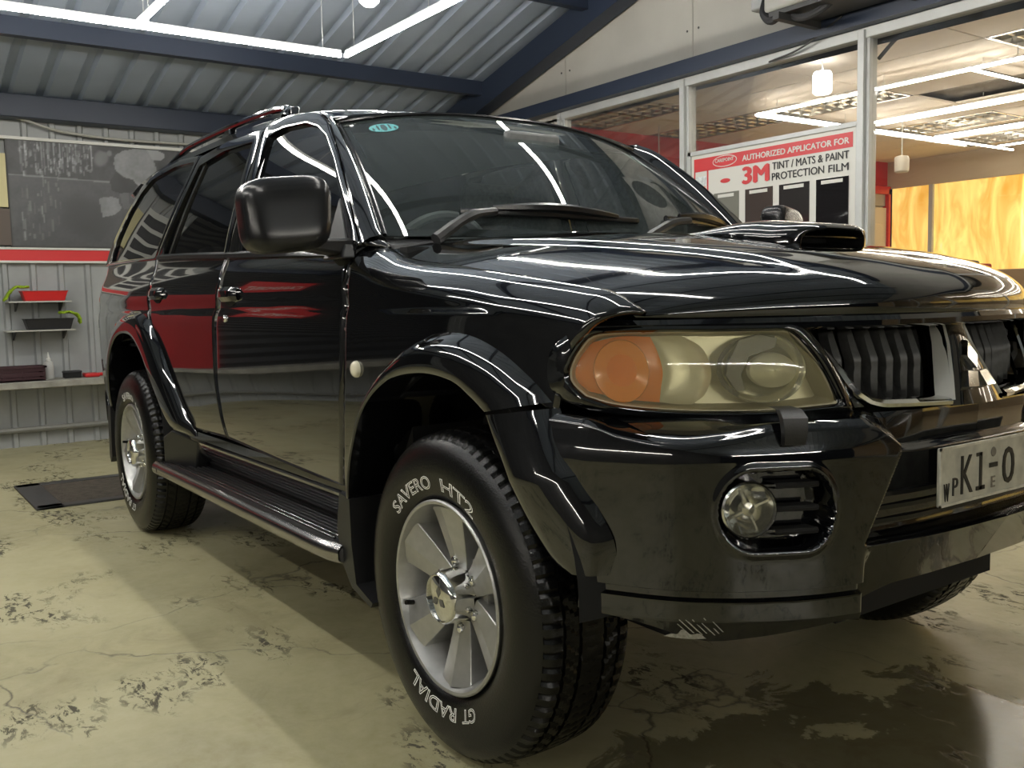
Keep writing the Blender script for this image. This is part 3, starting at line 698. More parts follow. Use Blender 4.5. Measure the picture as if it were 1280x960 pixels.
mk('scraper_handle', G().tube([(XW+.14, -.33, LZ+.016), (XW+.14, -.20, LZ+.016)], .013, 10), RED_T, rb_, recalc=True)
# drain grating
dg_ = thing('drain_cover', 'rusty steel drain cover set in the floor behind the rear wheel', 'drain cover', (-3.92, -.5, 0))
RUST = mat('rusty_steel', (.10, .085, .065), .6, .4, var=.35, scale=25, bump=.4, bscale=80)
mk('plate', G().box(-4.24, -3.60, -1.03, .25, .001, .008), RUST, dg_, bevel=.002)
g = G().box(-4.32, -4.24, -1.15, .3, .0, .012).box(-3.60, -3.53, -1.15, .3, .0, .012).box(-4.32, -3.53, -1.16, -1.03, .0, .012)
mk('drain_frame', g, DARKM, dg_, bevel=.002)
# ------------------------------------------------------------------ the car (x forward from the front axle, y left)
CAR = thing('off_road_car', 'glossy black four-door off-road car with silver alloy wheels, parked on the stained concrete floor', 'car')

ZB = [.36, .40, .45, .55, .65, .80, .95, 1.00, 1.02, 1.035, 1.06, 1.10, 1.14, 1.18, 1.30, 1.45, 1.58, 1.64, 1.70, 1.76]
WB = [.765, .785, .80, .825, .838, .846, .846, .843, .836, .836, .838, .832, .82, .80, .767, .72, .672, .648, .612, .57]
_W = pchip(ZB, WB)
def W(x, z):
    v = _W(z)
    if x > -.2: v -= .132*(x+.2)**2
    if x < -2.7: v -= .03*(x+2.7)**2
    return v
def P3(x, z, s, off=0.0): return (x, s*(W(x, z)+off), z)
def side_panel(name, bot, top, left, right, s, mt=PAINT, off=0.0, nu=28, nv=28, solid=.012, sm=True, parent=None, **k):
    rows = coons(bot, top, left, right, nu, nv, sm)
    g = G().grid([[P3(q[0], q[1], s, off) for q in r] for r in rows])
    return mk(name, g, mt, parent or CAR, out=(0, s, .2), solid=solid, **k)
def ring_panel(name, inner, outer, s, n=60, mt=PAINT, off=0.003, parent=None):
    A, B = resample(inner, n), resample(outer, n); rows = []
    for t, o_ in ((0, -.016), (0.02, off), (.5, off+.003), (.97, off), (1, -.012)):
        rows.append([P3(*(A[i]*(1-t)+B[i]*t), s, o_) for i in range(n)])
    return mk(name, G().grid(rows), mt, parent or CAR, out=(0, s, .2), ang=50)

SILL_F, SILL_R = (-.575, .528), (-1.505, .565)
B_EDGE = [(-1.505, .565), (-1.53, .64), (-1.545, .75), (-1.54, .87), (-1.528, .98), (-1.50, 1.058), (-1.497, 1.13), (-1.515, 1.200)]
A_EDGE = [(-.575, .528), (-.527, .645), (-.50, .776), (-.485, .9), (-.482, 1.03), (-.487, 1.12), (-.492, 1.158)]
R_EDGE = [(-1.93, .555), (-2.04, .67), (-2.16, .78), (-2.30, .90), (-2.39, 1.0), (-2.415, 1.06), (-2.414, 1.145), (-2.44, 1.235)]
def sh(l, d): return [(x+d, z) for x, z in l]
WF_IN = [(-1.38, 1.207), (-1.405, 1.40), (-1.43, 1.607), (-1.3, 1.618), (-1.1, 1.603), (-.98, 1.572), (-.88, 1.525), (-.765, 1.435), (-.62, 1.29), (-.535, 1.175)]
WF_OUT = [(-1.505, 1.205), (-1.497, 1.42), (-1.485, 1.645), (-1.3, 1.657), (-1.1, 1.639), (-1.0, 1.618), (-.897, 1.573), (-.74, 1.455), (-.604, 1.327), (-.472, 1.185)]
WR_IN = [(-1.555, 1.210), (-1.56, 1.42), (-1.57, 1.612), (-1.9, 1.625), (-2.18, 1.603), (-2.28, 1.43), (-2.395, 1.238)]
WR_OUT = [(-1.512, 1.205), (-1.505, 1.42), (-1.495, 1.648), (-1.9, 1.665), (-2.215, 1.645), (-2.33, 1.44), (-2.448, 1.235)]
for s in (-1, 1):
    # front door
    d = side_panel('front_door', sh([(-1.5028, .565), (-1.05, .545), (-.5765, .528)], 0), [(-1.5128, 1.199), (-1.0, 1.181), (-.4935, 1.156)], sh(B_EDGE, .0022), sh(A_EDGE, -.0015), s, nu=34, nv=46)
    ring_panel('window_frame', WF_IN, WF_OUT, s, 80, parent=d)
    side_panel('window_glass', [(-1.385, 1.195), (-.95, 1.178), (-.53, 1.165)], [(-1.435, 1.612), (-1.3, 1.622), (-1.1, 1.607), (-.975, 1.577)],
               [(-1.385, 1.195), (-1.435, 1.612)], [(-.53, 1.165), (-.615, 1.30), (-.76, 1.44), (-.875, 1.532), (-.975, 1.577)], s, GLASS_SIDE, -.012, solid=0, parent=d)
    # belt weatherstrip
    bl = smooth_curve([(-1.51, 1.205), (-1.0, 1.186), (-.535, 1.166)], 30)
    mk('belt_strip', G().grid([[P3(x, z+dz, s, o_) for x, z in bl] for dz, o_ in ((-.012, .0), (-.010, .009), (.004, .010), (.012, .002), (.012, -.012))]), TRIMBLK, d, out=(0, s, 0))
    # rear door
    r = side_panel('rear_door', [(-1.9278, .555), (-1.7, .560), (-1.5072, .565)], [(-2.4378, 1.234), (-2.0, 1.220), (-1.5172, 1.200)], sh(R_EDGE, .0022), sh(B_EDGE, -.0022), s, nu=34, nv=46)
    ring_panel('window_frame', WR_IN, WR_OUT, s, 80, parent=r)
    side_panel('window_glass', [(-2.40, 1.232), (-2.0, 1.218), (-1.55, 1.200)], [(-2.185, 1.608), (-1.9, 1.630), (-1.565, 1.617)],
               [(-2.40, 1.232), (-2.285, 1.43), (-2.185, 1.608)], [(-1.55, 1.20), (-1.565, 1.617)], s, GLASS_SIDE, -.012, solid=0, parent=r)
    bl = smooth_curve([(-2.43, 1.241), (-2.0, 1.226), (-1.515, 1.205)], 30)
    mk('belt_strip', G().grid([[P3(x, z+dz, s, o_) for x, z in bl] for dz, o_ in ((-.012, .0), (-.010, .009), (.004, .010), (.012, .002), (.012, -.012))]), TRIMBLK, r, out=(0, s, 0))
    # window divider bar in the rear door
    mk('divider_bar', G().grid([[P3(x+dx, z, s, o_) for x, z in resample([(-2.28, 1.234), (-2.13, 1.60)], 12)] for dx, o_ in ((-.014, -.013), (-.012, -.004), (.012, -.004), (.014, -.013))]), TRIMBLK, r, out=(0, s, 0))
    # handles
    for dd, hx, hz in ((d, -1.375, 1.066), (r, -2.265, 1.083)):
        g = G(); rows = []
        for t in np.linspace(0, 1, 15):
            x = hx-.080+.16*t; e = (1-abs(2*t-1)**4); h = .020+.006*e; o_ = .008+.020*e**.5
            rows.append([P3(x, hz-h, s, 0), P3(x, hz-h*.9, s, o_*.7), P3(x, hz-h*.3, s, o_), P3(x, hz+h*.5, s, o_), P3(x, hz+h, s, o_*.6), P3(x, hz+h, s, 0)])
        g.grid(rows); g.f.append(tuple(range(6))); g.f.append(tuple(14*6+i for i in range(6)))
        mk('door_handle', g, PAINT, dd, out=(0, s, 0))
        mk('handle_cup', G().grid([[P3(hx-.06+.12*t, hz-.022+.001*k-.018*k*(1-(2*t-1)**2), s, .0025) for t in np.linspace(0, 1, 13)] for k in (0, 1)]), MATTE, dd, out=(0, s, 0))
    kh = P3(-1.415, .985, s, .003)
    mk('key_lock', G().lathe([(.0, -.004), (.009, -.004), (.012, 0), (.013, .006)], kh, 'y', 16), CHROME, d, recalc=True)
    # sill
    rows = []
    sx = np.linspace(-2.02, -.50, 40)
    for z, o_ in ((.555, -.016), (.548, -.004), (.52, .004), (.505, .0), (.50, -.012), (.46, -.008), (.42, -.02), (.40, -.06)):
        rows.append([P3(x, z, s, o_) for x in sx])
    mk('sill', G().grid(rows), PAINT, CAR, out=(0, s, 0), ang=30)

# ---- front fenders
ZE = pchip([-.50, -.42, -.3, 0, .29, .45, .52], [1.188, 1.172, 1.140, 1.103, 1.065, 1.040, 1.026])
YE = pchip([-.50, -.42, -.3, 0, .29, .45, .52], [.735, .740, .752, .752, .738, .716, .700])
ZA = pchip([-.48, -.456, -.374, -.279, -.145, -.038, .084, .19, .284, .332, .36, .52], [.50, .55, .695, .800, .885, .922, .925, .895, .843, .815, .812, .80])
def fender_pt(u, wv, s):
    xf = pchip([0, .25, .5, .7, .85, 1], [.358, .372, .392, .43, .47, .500])(wv)
    xa_ = np.interp(ZA(-.48)+(1.188-ZA(-.48))*min(wv/.9, 1), [.5, .528, .645, .776, .9, 1.03, 1.12, 1.158], [-.58, -.5725, -.5245, -.4975, -.4825, -.4795, -.4845, -.4895]); x = xa_+u*(xf-xa_)
    ze = ZE(x)-(.030*((x-.41)/.095)**1.6 if x > .41 else 0); zb = ZA(x); zb = min(zb, ze-.17) if x < .3 else zb
    z1 = ze-.075
    if wv <= .7:
        z = zb+(z1-zb)*wv/.7; return (x, s*W(x, z), z)
    t = (wv-.7)/.3; w1 = W(x, z1); ye = YE(x)
    a, b, c, d_ = (w1, z1), (w1-.006, z1+.045), (ye+.035, ze-.004), (ye, ze)
    k = ((1-t)**3, 3*t*(1-t)**2, 3*t*t*(1-t), t**3)
    return (x, s*sum(k[i]*q[0] for i, q in enumerate((a, b, c, d_))), sum(k[i]*q[1] for i, q in enumerate((a, b, c, d_))))
for s in (-1, 1):
    us = np.linspace(0, 1, 60); ws = np.r_[np.linspace(0, .7, 22), np.linspace(.7, 1, 15)[1:]]
    f = mk('front_fender', G().grid([[fender_pt(u, wv, s) for u in us] for wv in ws]), PAINT, CAR, out=(0, s, .3), solid=.010, ang=60)
    rp = P3(-.415, .862, s, .002)
    mk('side_repeater', G().lathe([(0, s*.012), (.010, s*.0115), (.017, s*.009), (.021, s*.004), (.022, -s*.004)], rp, 'y', 24), mat('repeater_lens', (.72, .68, .52), .25, coat=.5), f, recalc=True, label='round cream side lamp')

# ---- hood
ZC = pchip([-.46, -.1, .1, .25, .42, .55, .62, .67, .70, .715, .7215, .725], [1.212, 1.192, 1.172, 1.153, 1.129, 1.104, 1.087, 1.067, 1.044, 1.024, 1.003, .981])
YFs, XFs = [0, .115, .25, .40, .5, .6, .7, .78, .80, .85], [.74, .735, .715, .655, .60, .54, .47, .40, .385, .33]
XF = pchip(YFs, XFs)
def hood_pt(t, v):
    a = abs(v); sg = 1 if v >= 0 else -1
    xr = -.40-.035*a**2
    # edge line
    xe_front = .508
    xe = -.405+t*(xe_front+.405)
    ye = YE(xe)-.004; ze = ZE(xe)
    if t > .90: ze -= .034*((t-.90)/.10)**1.6
    y = a*ye
    xfc = XF(min(y, .70))-.004 if a < .985 else xe_front
    xfc = XF(y)-.006
    x = xr+t*(xfc-xr)
    # centre profile re-parametrised so that the front roll follows the nose
    xc = -.40+t*(.725+.40); zc = ZC(xc)
    g = a**3.4
    # fade: nose height across
    z = zc*(1-g)+ze*g
    if a < .999:
        # front lip height across the nose: 0.988 centre, 1.010 corner
        pass
    yc = .60-.26*t                       # raised centre panel with a soft crease
    z += .010*(1-sstep(yc-.018, yc+.03, y))*sstep(0, .12, t)*(1-sstep(.80, .97, t))
    z += .004*math.exp(-((y-yc-.01)/.02)**2)*0
    return (x, sg*y, z)
vs = np.concatenate([-np.linspace(1, 0, 61)**.85, (np.linspace(0, 1, 61)**.85)[1:]])
ts = np.r_[np.linspace(0, .7, 40), np.linspace(.7, 1, 34)[1:]]
HOOD = mk('hood', G().grid([[hood_pt(t, v) for v in vs] for t in ts]), PAINT, CAR, out=(0, 0, 1), solid=.012, ang=60)
def hood_z(x, y):
    best = None
    a = abs(y)
    t = .5
    for i in range(25):
        q = hood_pt(t, a/.74); t += (x-q[0])*.8; t = min(max(t, 0), 1)
    return hood_pt(t, a/.745)[2]
# ---- hood scoop: flat duct that rises out of the hood, open to the front
def scoop():
    x0, x1, hw = -.06, .385, .155; rows = []; n = 41
    def ring(x, h, w_, back=0.0, lift=0.0):
        row = []
        for j in range(n):
            a = PI*j/(n-1); cc, s_ = math.cos(a), math.sin(a)
            yy = w_*math.copysign(abs(cc)**.62, cc); zz = h*s_**.60
            xb = x-back*(abs(yy)/hw)**3
            row.append((xb, yy, hood_z(xb, yy)-.006+zz+lift))
        return row
    for k in range(26):
        t = k/25; x = x0+(x1-x0)*t
        rows.append(ring(x, .050*sstep(0, .8, t)+.004, hw*(.66+.34*sstep(0, .85, t)), .05*t))
    # rounded cheeks turning into the mouth
    for dx, kh, kw in ((.012, .985, .985), (.022, .95, .95), (.028, .89, .89), (.030, .83, .82), (.027, .78, .77)):
        rows.append(ring(x1+dx, .054*kh, hw*kw, .05, .004*(1-kh)))
    sc = mk('hood_scoop', G().grid(rows), PAINT, CAR, out=(0, 0, 1), ang=70)
    m2 = rows[-1]; m3 = ring(x1-.08, .036, hw*.70, .05)
    gg = G().grid([m2, m3]); gg.add([p for p in m3], [tuple(range(len(m3)))])
    mk('duct', gg, MATTE, sc, out=(1, 0, .1))
    zm = hood_z(x1, 0)
    mk('mouth_slat', G().grid([[(x1+.012-.03*(abs(y)/hw)**2+dx, y, zm+.014+dz) for y in np.linspace(-.112, .112, 15)] for dx, dz in ((-.02, 0), (.0, 0), (.0, .003), (-.02, .003))]), TRIMBLK, sc, out=(1, 0, 0))
scoop()

# ---- front face : bezel strips, headlamps, grille
def FP(y, z, off=0.0):
    a = abs(y); x = XF(a)-.10*(z-.89)*(1-.3*a)
    dx = (XF(min(a+.01, .85))-XF(max(a-.01, 0)))/(.02 if a > .01 else .01+a)
    nrm = Vector((1, -dx*(1 if y >= 0 else -1), 0)).normalized() if a > .02 else Vector((1, 0, 0))
    return (x+nrm.x*off, y+nrm.y*off, z)
def face_patch(name, bot, top, left, right, mt, off=0.0, nu=24, nv=12, parent=None, solid=0, bulge=0.0, sm=True, fn=None, **k):
    FPf = fn or FP
    rows = coons(bot, top, left, right, nu, nv, sm); R2 = []
    for j, r in enumerate(rows):
        R2.append([FPf(q[0], q[1], off+bulge*math.sin(PI*i/(nu-1))**.5*math.sin(PI*j/(nv-1))**.5 if bulge else off) for i, q in enumerate(r)])
    return mk(name, G().grid(R2), mt, parent or CAR, out=(1, 0, 0), solid=solid, **k)
def my(l, s): return [(-s*p[0], *p[1:]) if s > 0 else tuple(p) for p in l]     # data below is for the right side (y<0)
def FG(y, z, off=0.0):
    a = abs(y); return (XF(a)-.40*(z-.81)+off, y, z)
LEFT_ = [(-.775, .847), (-.793, .870), (-.797, .890), (-.789, .917), (-.769, .952)]
TOP_ = [(-.769, .952), (-.747, .963), (-.671, .965), (-.571, .963), (-.458, .962)]
RIGHT_ = [(-.374, .822), (-.403, .89), (-.438, .944), (-.458, .962)]
BOT_ = [(-.775, .847), (-.73, .830), (-.635, .818), (-.506, .814), (-.374, .822)]
def outline(n=96): return resample(np.vstack([smooth_curve(BOT_, 40), smooth_curve(RIGHT_, 20)[1:], smooth_curve(TOP_, 40)[::-1][1:], smooth_curve(LEFT_, 20)[::-1][1:-1]]), n)
OUTL = outline()
cen = np.array([-.585, .888])
def scaled(k, kz=None):
    kz = kz or k; return [cen+(q-cen)*np.array([1-(1-k)*.6, kz]) for q in OUTL]
for s in (-1, 1):
    sg = (lambda q: (q[0], q[1])) if s < 0 else (lambda q: (-q[0], q[1]))
    hl = mk('headlamp', G().grid([[FP(*sg(q), o_) for q in scaled(k)] for k, o_ in ((1.0, .004), (.975, .001), (.93, -.02), (.88, -.075))], cv=True), mat('lamp_housing%d' % s, (.55, .50, .36), .35, .2) if s < 0 else MATS['lamp_housing-1'], CAR, out=(1, 0, 0), label='headlamp with a yellowed lens and an amber corner')
    face_patch('backing', my(BOT_, s), my(TOP_, s), my(LEFT_, s), my(RIGHT_, s), REFL, -.06, parent=hl)
    face_patch('lens', my(BOT_, s), my(TOP_, s), my(LEFT_, s), my(RIGHT_, s), LENS, -.002, 40, 20, parent=hl, bulge=.014)
    # amber corner lamp with an inner bulb cup
    al = [(-.770, .853), (-.786, .872), (-.789, .89), (-.781, .915), (-.763, .946)]
    ar = [(-.668, .831), (-.664, .86), (-.660, .89), (-.666, .925), (-.676, .955)]
    face_patch('amber_lamp', my([al[0], (-.72, .838), ar[0]], s), my([al[-1], (-.72, .957), ar[-1]], s), my(al, s), my(ar, s), AMBER, -.022, 20, 16, parent=hl, bulge=.008)
    rows = []
    for k, o_ in ((1.0, -.012), (.97, -.006), (.7, -.010), (.35, -.020), (0.02, -.024)):
        rows.append([FP(*sg((-.722+.040*k*math.cos(a), .892+.060*k*math.sin(a))), o_) for a in np.linspace(0, 2*PI, 32, endpoint=False)])
    mk('bulb_cup', G().grid(rows, cv=True), mat('amber_bulb', (1.0, .34, .03), .2, coat=.5) if s < 0 else MATS['amber_bulb'], hl, out=(1, 0, 0))
    # cream parking-lamp reflector beside it
    br = [(-.615, .825), (-.592, .845), (-.580, .885), (-.592, .93), (-.625, .955)]
    face_patch('side_reflector', my([ar[0], (-.64, .826), br[0]], s), my([ar[-1], (-.65, .957), br[-1]], s), my(ar, s), my(br, s), REFL, -.030, 16, 16, parent=hl, bulge=-.02)
    # main bowl and bulb
    rows = []
    for k, o_ in ((1.0, -.018), (.96, -.020), (.8, -.035), (.55, -.05), (.3, -.058), (.02, -.06)):
        rows.append([FP(*sg((-.492+.074*k*math.cos(a)*(1.12 if math.cos(a) < 0 else .95), .890+.066*k*math.sin(a))), o_) for a in np.linspace(0, 2*PI, 40, endpoint=False)])
    mk('bowl', G().grid(rows, cv=True), REFLD, hl, out=(1, 0, 0))
    rows = []
    for k, o_ in ((1.0, -.034), (.95, -.022), (.6, -.014), (.02, -.010)):
        rows.append([FP(*sg((-.478+.042*k*math.cos(a), .886+.034*k*math.sin(a))), o_) for a in np.linspace(0, 2*PI, 28, endpoint=False)])
    mk('bulb_shield', G().grid(rows, cv=True), REFL, hl, out=(1, 0, 0))
    rows = []  # dark crescent piece on the outer side of the bowl
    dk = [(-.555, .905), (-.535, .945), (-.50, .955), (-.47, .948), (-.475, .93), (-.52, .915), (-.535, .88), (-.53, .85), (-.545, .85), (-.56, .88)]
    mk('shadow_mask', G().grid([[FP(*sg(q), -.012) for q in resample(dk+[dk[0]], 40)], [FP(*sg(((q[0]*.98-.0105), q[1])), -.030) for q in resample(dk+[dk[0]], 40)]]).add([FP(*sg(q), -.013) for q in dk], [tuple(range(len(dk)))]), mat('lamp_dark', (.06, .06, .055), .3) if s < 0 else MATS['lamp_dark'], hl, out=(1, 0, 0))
    # black bezel around the lamp
    def bez(k, o_): return [FP(*sg(q), o_) for q in scaled(k, 1+(k-1)*1.0)]
    rows = [bez(1.0, -.004), bez(1.015, .008), bez(1.07, .012), bez(1.14, .010), bez(1.24, .004), bez(1.30, -.016)]
    # keep the ring inside the slot between hood, bumper and grille
    def clampz(p): return (p[0], p[1] if abs(p[1]) < .812 else math.copysign(.812, p[1]), min(max(p[2], .800), .986))
    rows = [[clampz(p) for p in r] for r in rows]
    mk('headlamp_bezel', G().grid(rows, cv=True), PAINT, CAR, out=(1, 0, 0), ang=60)
    # grille half
    gy_top = [(-.393, .957), (-.33, .961), (-.20, .967), (-.040, .969)]
    gy_in = [(-.100, .812), (-.073, .857), (-.048, .921), (-.040, .969)]
    gy_out = [(-.310, .824), (-.334, .848), (-.357, .902), (-.393, .957)]
    gy_bot = [(-.310, .824), (-.28, .818), (-.20, .814), (-.100, .812)]
    gr = face_patch('grille', my(gy_bot, s), my(gy_top, s), my(gy_out, s), my(gy_in, s), MATTE, -.055, nu=30, label='dark grille with upright slats in a chrome surround', fn=FG)
    path = np.vstack([smooth_curve(gy_out[::-1], 20), smooth_curve([(-.310, .824), (-.285, .8175), (-.24, .8155), (-.165, .813), (-.105, .811)], 20)[1:]])
    rows = []
    for dn, o_ in ((-.009, -.004), (-.007, .010), (0, .014), (.007, .008), (.009, -.02)):
        r = []
        for i, q in enumerate(path):
            t_ = path[min(i+1, len(path)-1)]-path[max(i-1, 0)]; t_ /= np.linalg.norm(t_); nn = np.array([-t_[1], t_[0]])
            wd = .6+.4*min(1, i/12)
            r.append(FG(*sg(q+nn*dn*wd), o_))
        rows.append(r)
    mk('chrome_frame', G().grid(rows), CHROME, gr, out=(1, 0, .3))
    rows = []
    for t in np.linspace(0, 1, 26):
        z = .812+.156*t; yr_ = np.interp(z, [.811, .857, .921, .968], [-.092, -.070, -.044, -.036]); w_ = .019*(1-t)**.5*(1-.1*t)*(1-.25*(1-t)**6)+.002
        rows.append([FG(*sg((yr_-w_*1.05, z)), -.022), FG(*sg((yr_-w_*.85, z)), -.014), FG(*sg((yr_-w_*.4, z)), -.002), FG(*sg((yr_-w_*.12, z)), .008), FG(*sg((yr_, z)), .010), FG(*sg((yr_+.006, z)), -.004)])
    mk('chrome_fin', G().grid(rows), FINM, gr, out=(1, 0, 0))
    for k in range(7):
        y0 = -.362+k*.040
        zlo = np.interp(y0, [-.393, -.357, -.334, -.31, -.2], [.95, .905, .852, .826, .818]); zhi = .960
        rows = []; xs_ = FG(y0, .90)[0]-.012
        for t in np.linspace(0, 1, 17):
            z = zlo+(zhi-zlo)*t; w_ = .0115*(1-abs(2*t-1)**2.2)**.6*(1-.35*math.exp(-((t-.45)/.06)**2))+.002; x_ = min(xs_, FG(y0, z)[0]-.012)
            rows.append([(x_+dx_, *sg((y0+w_*m_, z))) for m_, dx_ in ((-1, -.03), (-.9, -.008), (0, 0), (.9, -.008), (1, -.03))])
        mk('slat', G().grid(rows), MATS.get('grille_slat') or mat('grille_slat', (.055, .055, .055), .38, var=.2, scale=90), gr, out=(1, 0, 0))
    # slim bar between lamp and grille, strips above and below
    A_ = smooth_curve([(-.374, .812), (-.405, .89), (-.462, .966)], 20); B_ = smooth_curve([(-.318, .812), (-.345, .85), (-.366, .90), (-.402, .962)], 20)
    mk('lamp_divider', G().grid([[FP(*sg(q), -.02) for q in A_], [FP(*sg(q), .006) for q in A_], [tuple((Vector(FP(*sg(a), .006))*.5+Vector(FG(*sg(b), .004))*.5)) for a, b in zip(A_, B_)], [FG(*sg(q), .0) for q in B_], [FG(*sg(q), -.03) for q in B_]]), PAINT, CAR, out=(1, 0, 0), ang=50)
ys = np.linspace(-.765, .765, 81)
mk('nose_strip', G().grid([[FP(y, z, o_) for y in ys] for z, o_ in ((.962, -.05), (.9625, .0), (.968, .009), (.978, .010), (.987, .004), (.990, -.012), (.990, -.04))]), PAINT, CAR, out=(1, 0, 0))
NC = smooth_curve([(.098, .800), (.074, .857), (.049, .921), (.040, .972)], 20)
mk('nose_centre', G().grid([[FG(-q[0], q[1], -.04) for q in NC]]+[[FG(q[0]*v, q[1], .012-.008*abs(v)**3) for q in NC] for v in np.linspace(-1, 1, 13)]+[[FG(q[0], q[1], -.04) for q in NC]]), PAINT, CAR, out=(1, 0, 0), ang=50)
# three-lozenge emblem
EMB = G()
for k in range(3):
    a = PI/2+k*2*PI/3; L_ = .064; hw_ = .036
    d_ = (math.cos(a), math.sin(a)); n_ = (-d_[1], d_[0])
    q = [(0.004*d_[0], .004*d_[1]), (L_/2*d_[0]+n_[0]*hw_*.55, L_/2*d_[1]+n_[1]*hw_*.55), (L_*d_[0], L_*d_[1]), (L_/2*d_[0]-n_[0]*hw_*.55, L_/2*d_[1]-n_[1]*hw_*.55)]
    base = [FG(u, .866+v, .008)[:1]+(u, .866+v) for u, v in q]; top = [FG(u*.94, .866+v*.94, .024)[:1]+(u*.94, .866+v*.94) for u, v in q]
    EMB.add(base+top, [(4, 5, 6, 7), (0, 1, 5, 4), (1, 2, 6, 5), (2, 3, 7, 6), (3, 0, 4, 7)])
mk('emblem', EMB, CHROME, CAR, recalc=True, smooth=False, label='chrome emblem of three lozenges')
# dark core behind the front face so nothing shows through
mk('radiator_core', G().box(.25, .56, -.36, .36, .55, .93), MATTE, CAR)
# ---- front bumper
PL = smooth_curve([(.812, 0), (.802, .25), (.767, .45), (.70, .60), (.60, .72), (.47, .80), (.40, .826), (.32, .846)], 200)
ZTOP = pchip([0, .26, .325, .42, .58, .667, .74, .79, .817, .85], [.735, .735, .742, .800, .800, .786, .776, .788, .806, .812])
ZLOW = pchip([0, .30, .42, .46, .50, .55, .667, .725, .80, .85], [.47, .47, .44, .435, .440, .435, .418, .411, .440, .455])
def plan(s_):
    t = s_*(len(PL)-1); i = min(int(t), len(PL)-2); q = PL[i]+(PL[i+1]-PL[i])*(t-i); tg = PL[i+1]-PL[i]; tg = tg/np.linalg.norm(tg)
    return q, np.array([tg[1], -tg[0]])
def disp(y, z, zt, zl):
    a = abs(y); d_ = 0.0
    # pillowy face
    d_ -= .014*sstep(.72, .80, z)**2 + .010*sstep(zt-.014, zt, z)**2
    if a < .50:                                   # middle: recess behind the number plate
        hw_ = .335+.085*min(1, max(0, (.737-z)/.16))
        m = (1-sstep(hw_-.012, hw_+.012, a))*sstep(.572, .582, z)
        d_ -= .055*m
        c = 1-sstep(.405, .435, a)                # chin below it, slanting back
        d_ += c*(1-sstep(.572, .582, z))*(.0-.62*max(0, .575-z))
    o = 1-(1-sstep(.405, .435, a))                # outside the chin: black groove, then lower valance
    d_ -= o*.016*sstep(.486, .490, z)*(1-sstep(.502, .507, z))
    d_ += o*(1-sstep(.484, .490, z))*(-.004-.35*max(0, .45-z))
    # fog lamp pocket: rounded slot
    yc = min(max(a, .545), .622); rz = math.hypot((a-yc)/.052, (z-.650)/.072)
    d_ -= .052*(1-sstep(.86, 1.0, rz)) - .003*math.exp(-((rz-1.07)/.10)**2)
    return d_
rows = []
def bump_zs(zt, zl): return np.r_[np.linspace(zt, .600, 60), np.linspace(.600, .566, 18)[1:], np.linspace(.566, .5075, 20)[1:], [.505, .5015, .4905, .4865], np.linspace(.484, zl, 24)]
NB = 260
cols = []
for i in range(NB+1):
    u = i/NB
    q, nr = plan(u*.975); zt, zl = ZTOP(q[1]), ZLOW(q[1]); col_ = []
    for k, z in enumerate(bump_zs(zt, zl)):
        s_end = np.interp(z, [.45, .62, .74, .81], [.90, .885, .93, .975])
        q2, n2_ = plan(u*s_end); d_ = disp(q2[1], z, zt, zl)
        col_.append((q2[0]+n2_[0]*d_, q2[1]+n2_[1]*d_, z))
    cols.append(col_)
for k in range(len(cols[0])):
    rows.append([(cols[i][k][0], -cols[i][k][1], cols[i][k][2]) for i in range(NB, 0, -1)]+[cols[i][k] for i in range(NB+1)])
top = rows[0]
ledge = []
for p in top:
    a = abs(p[1]); fx = FP(math.copysign(min(a, .80), p[1]), .812)
    ledge.append((min(fx[0]+.004, p[0]-.004), p[1]*(1 if a < .74 else .965), .806 if a > .33 else .802))
mid = [((a[0]*.45+b[0]*.55), (a[1]*.45+b[1]*.55), max(a[2], b[2])-.010) for a, b in zip(ledge, top)]
e1 = [(p[0]-.006, p[1]*.994, p[2]+.004) for p in top]
under = [(p[0]-.05, p[1]*.96, p[2]-.004) for p in rows[-1]]
BUMP = mk('front_bumper', G().grid([ledge, mid, e1]+rows+[under]), PAINT, CAR, out=(1, 0, 0), ang=42)
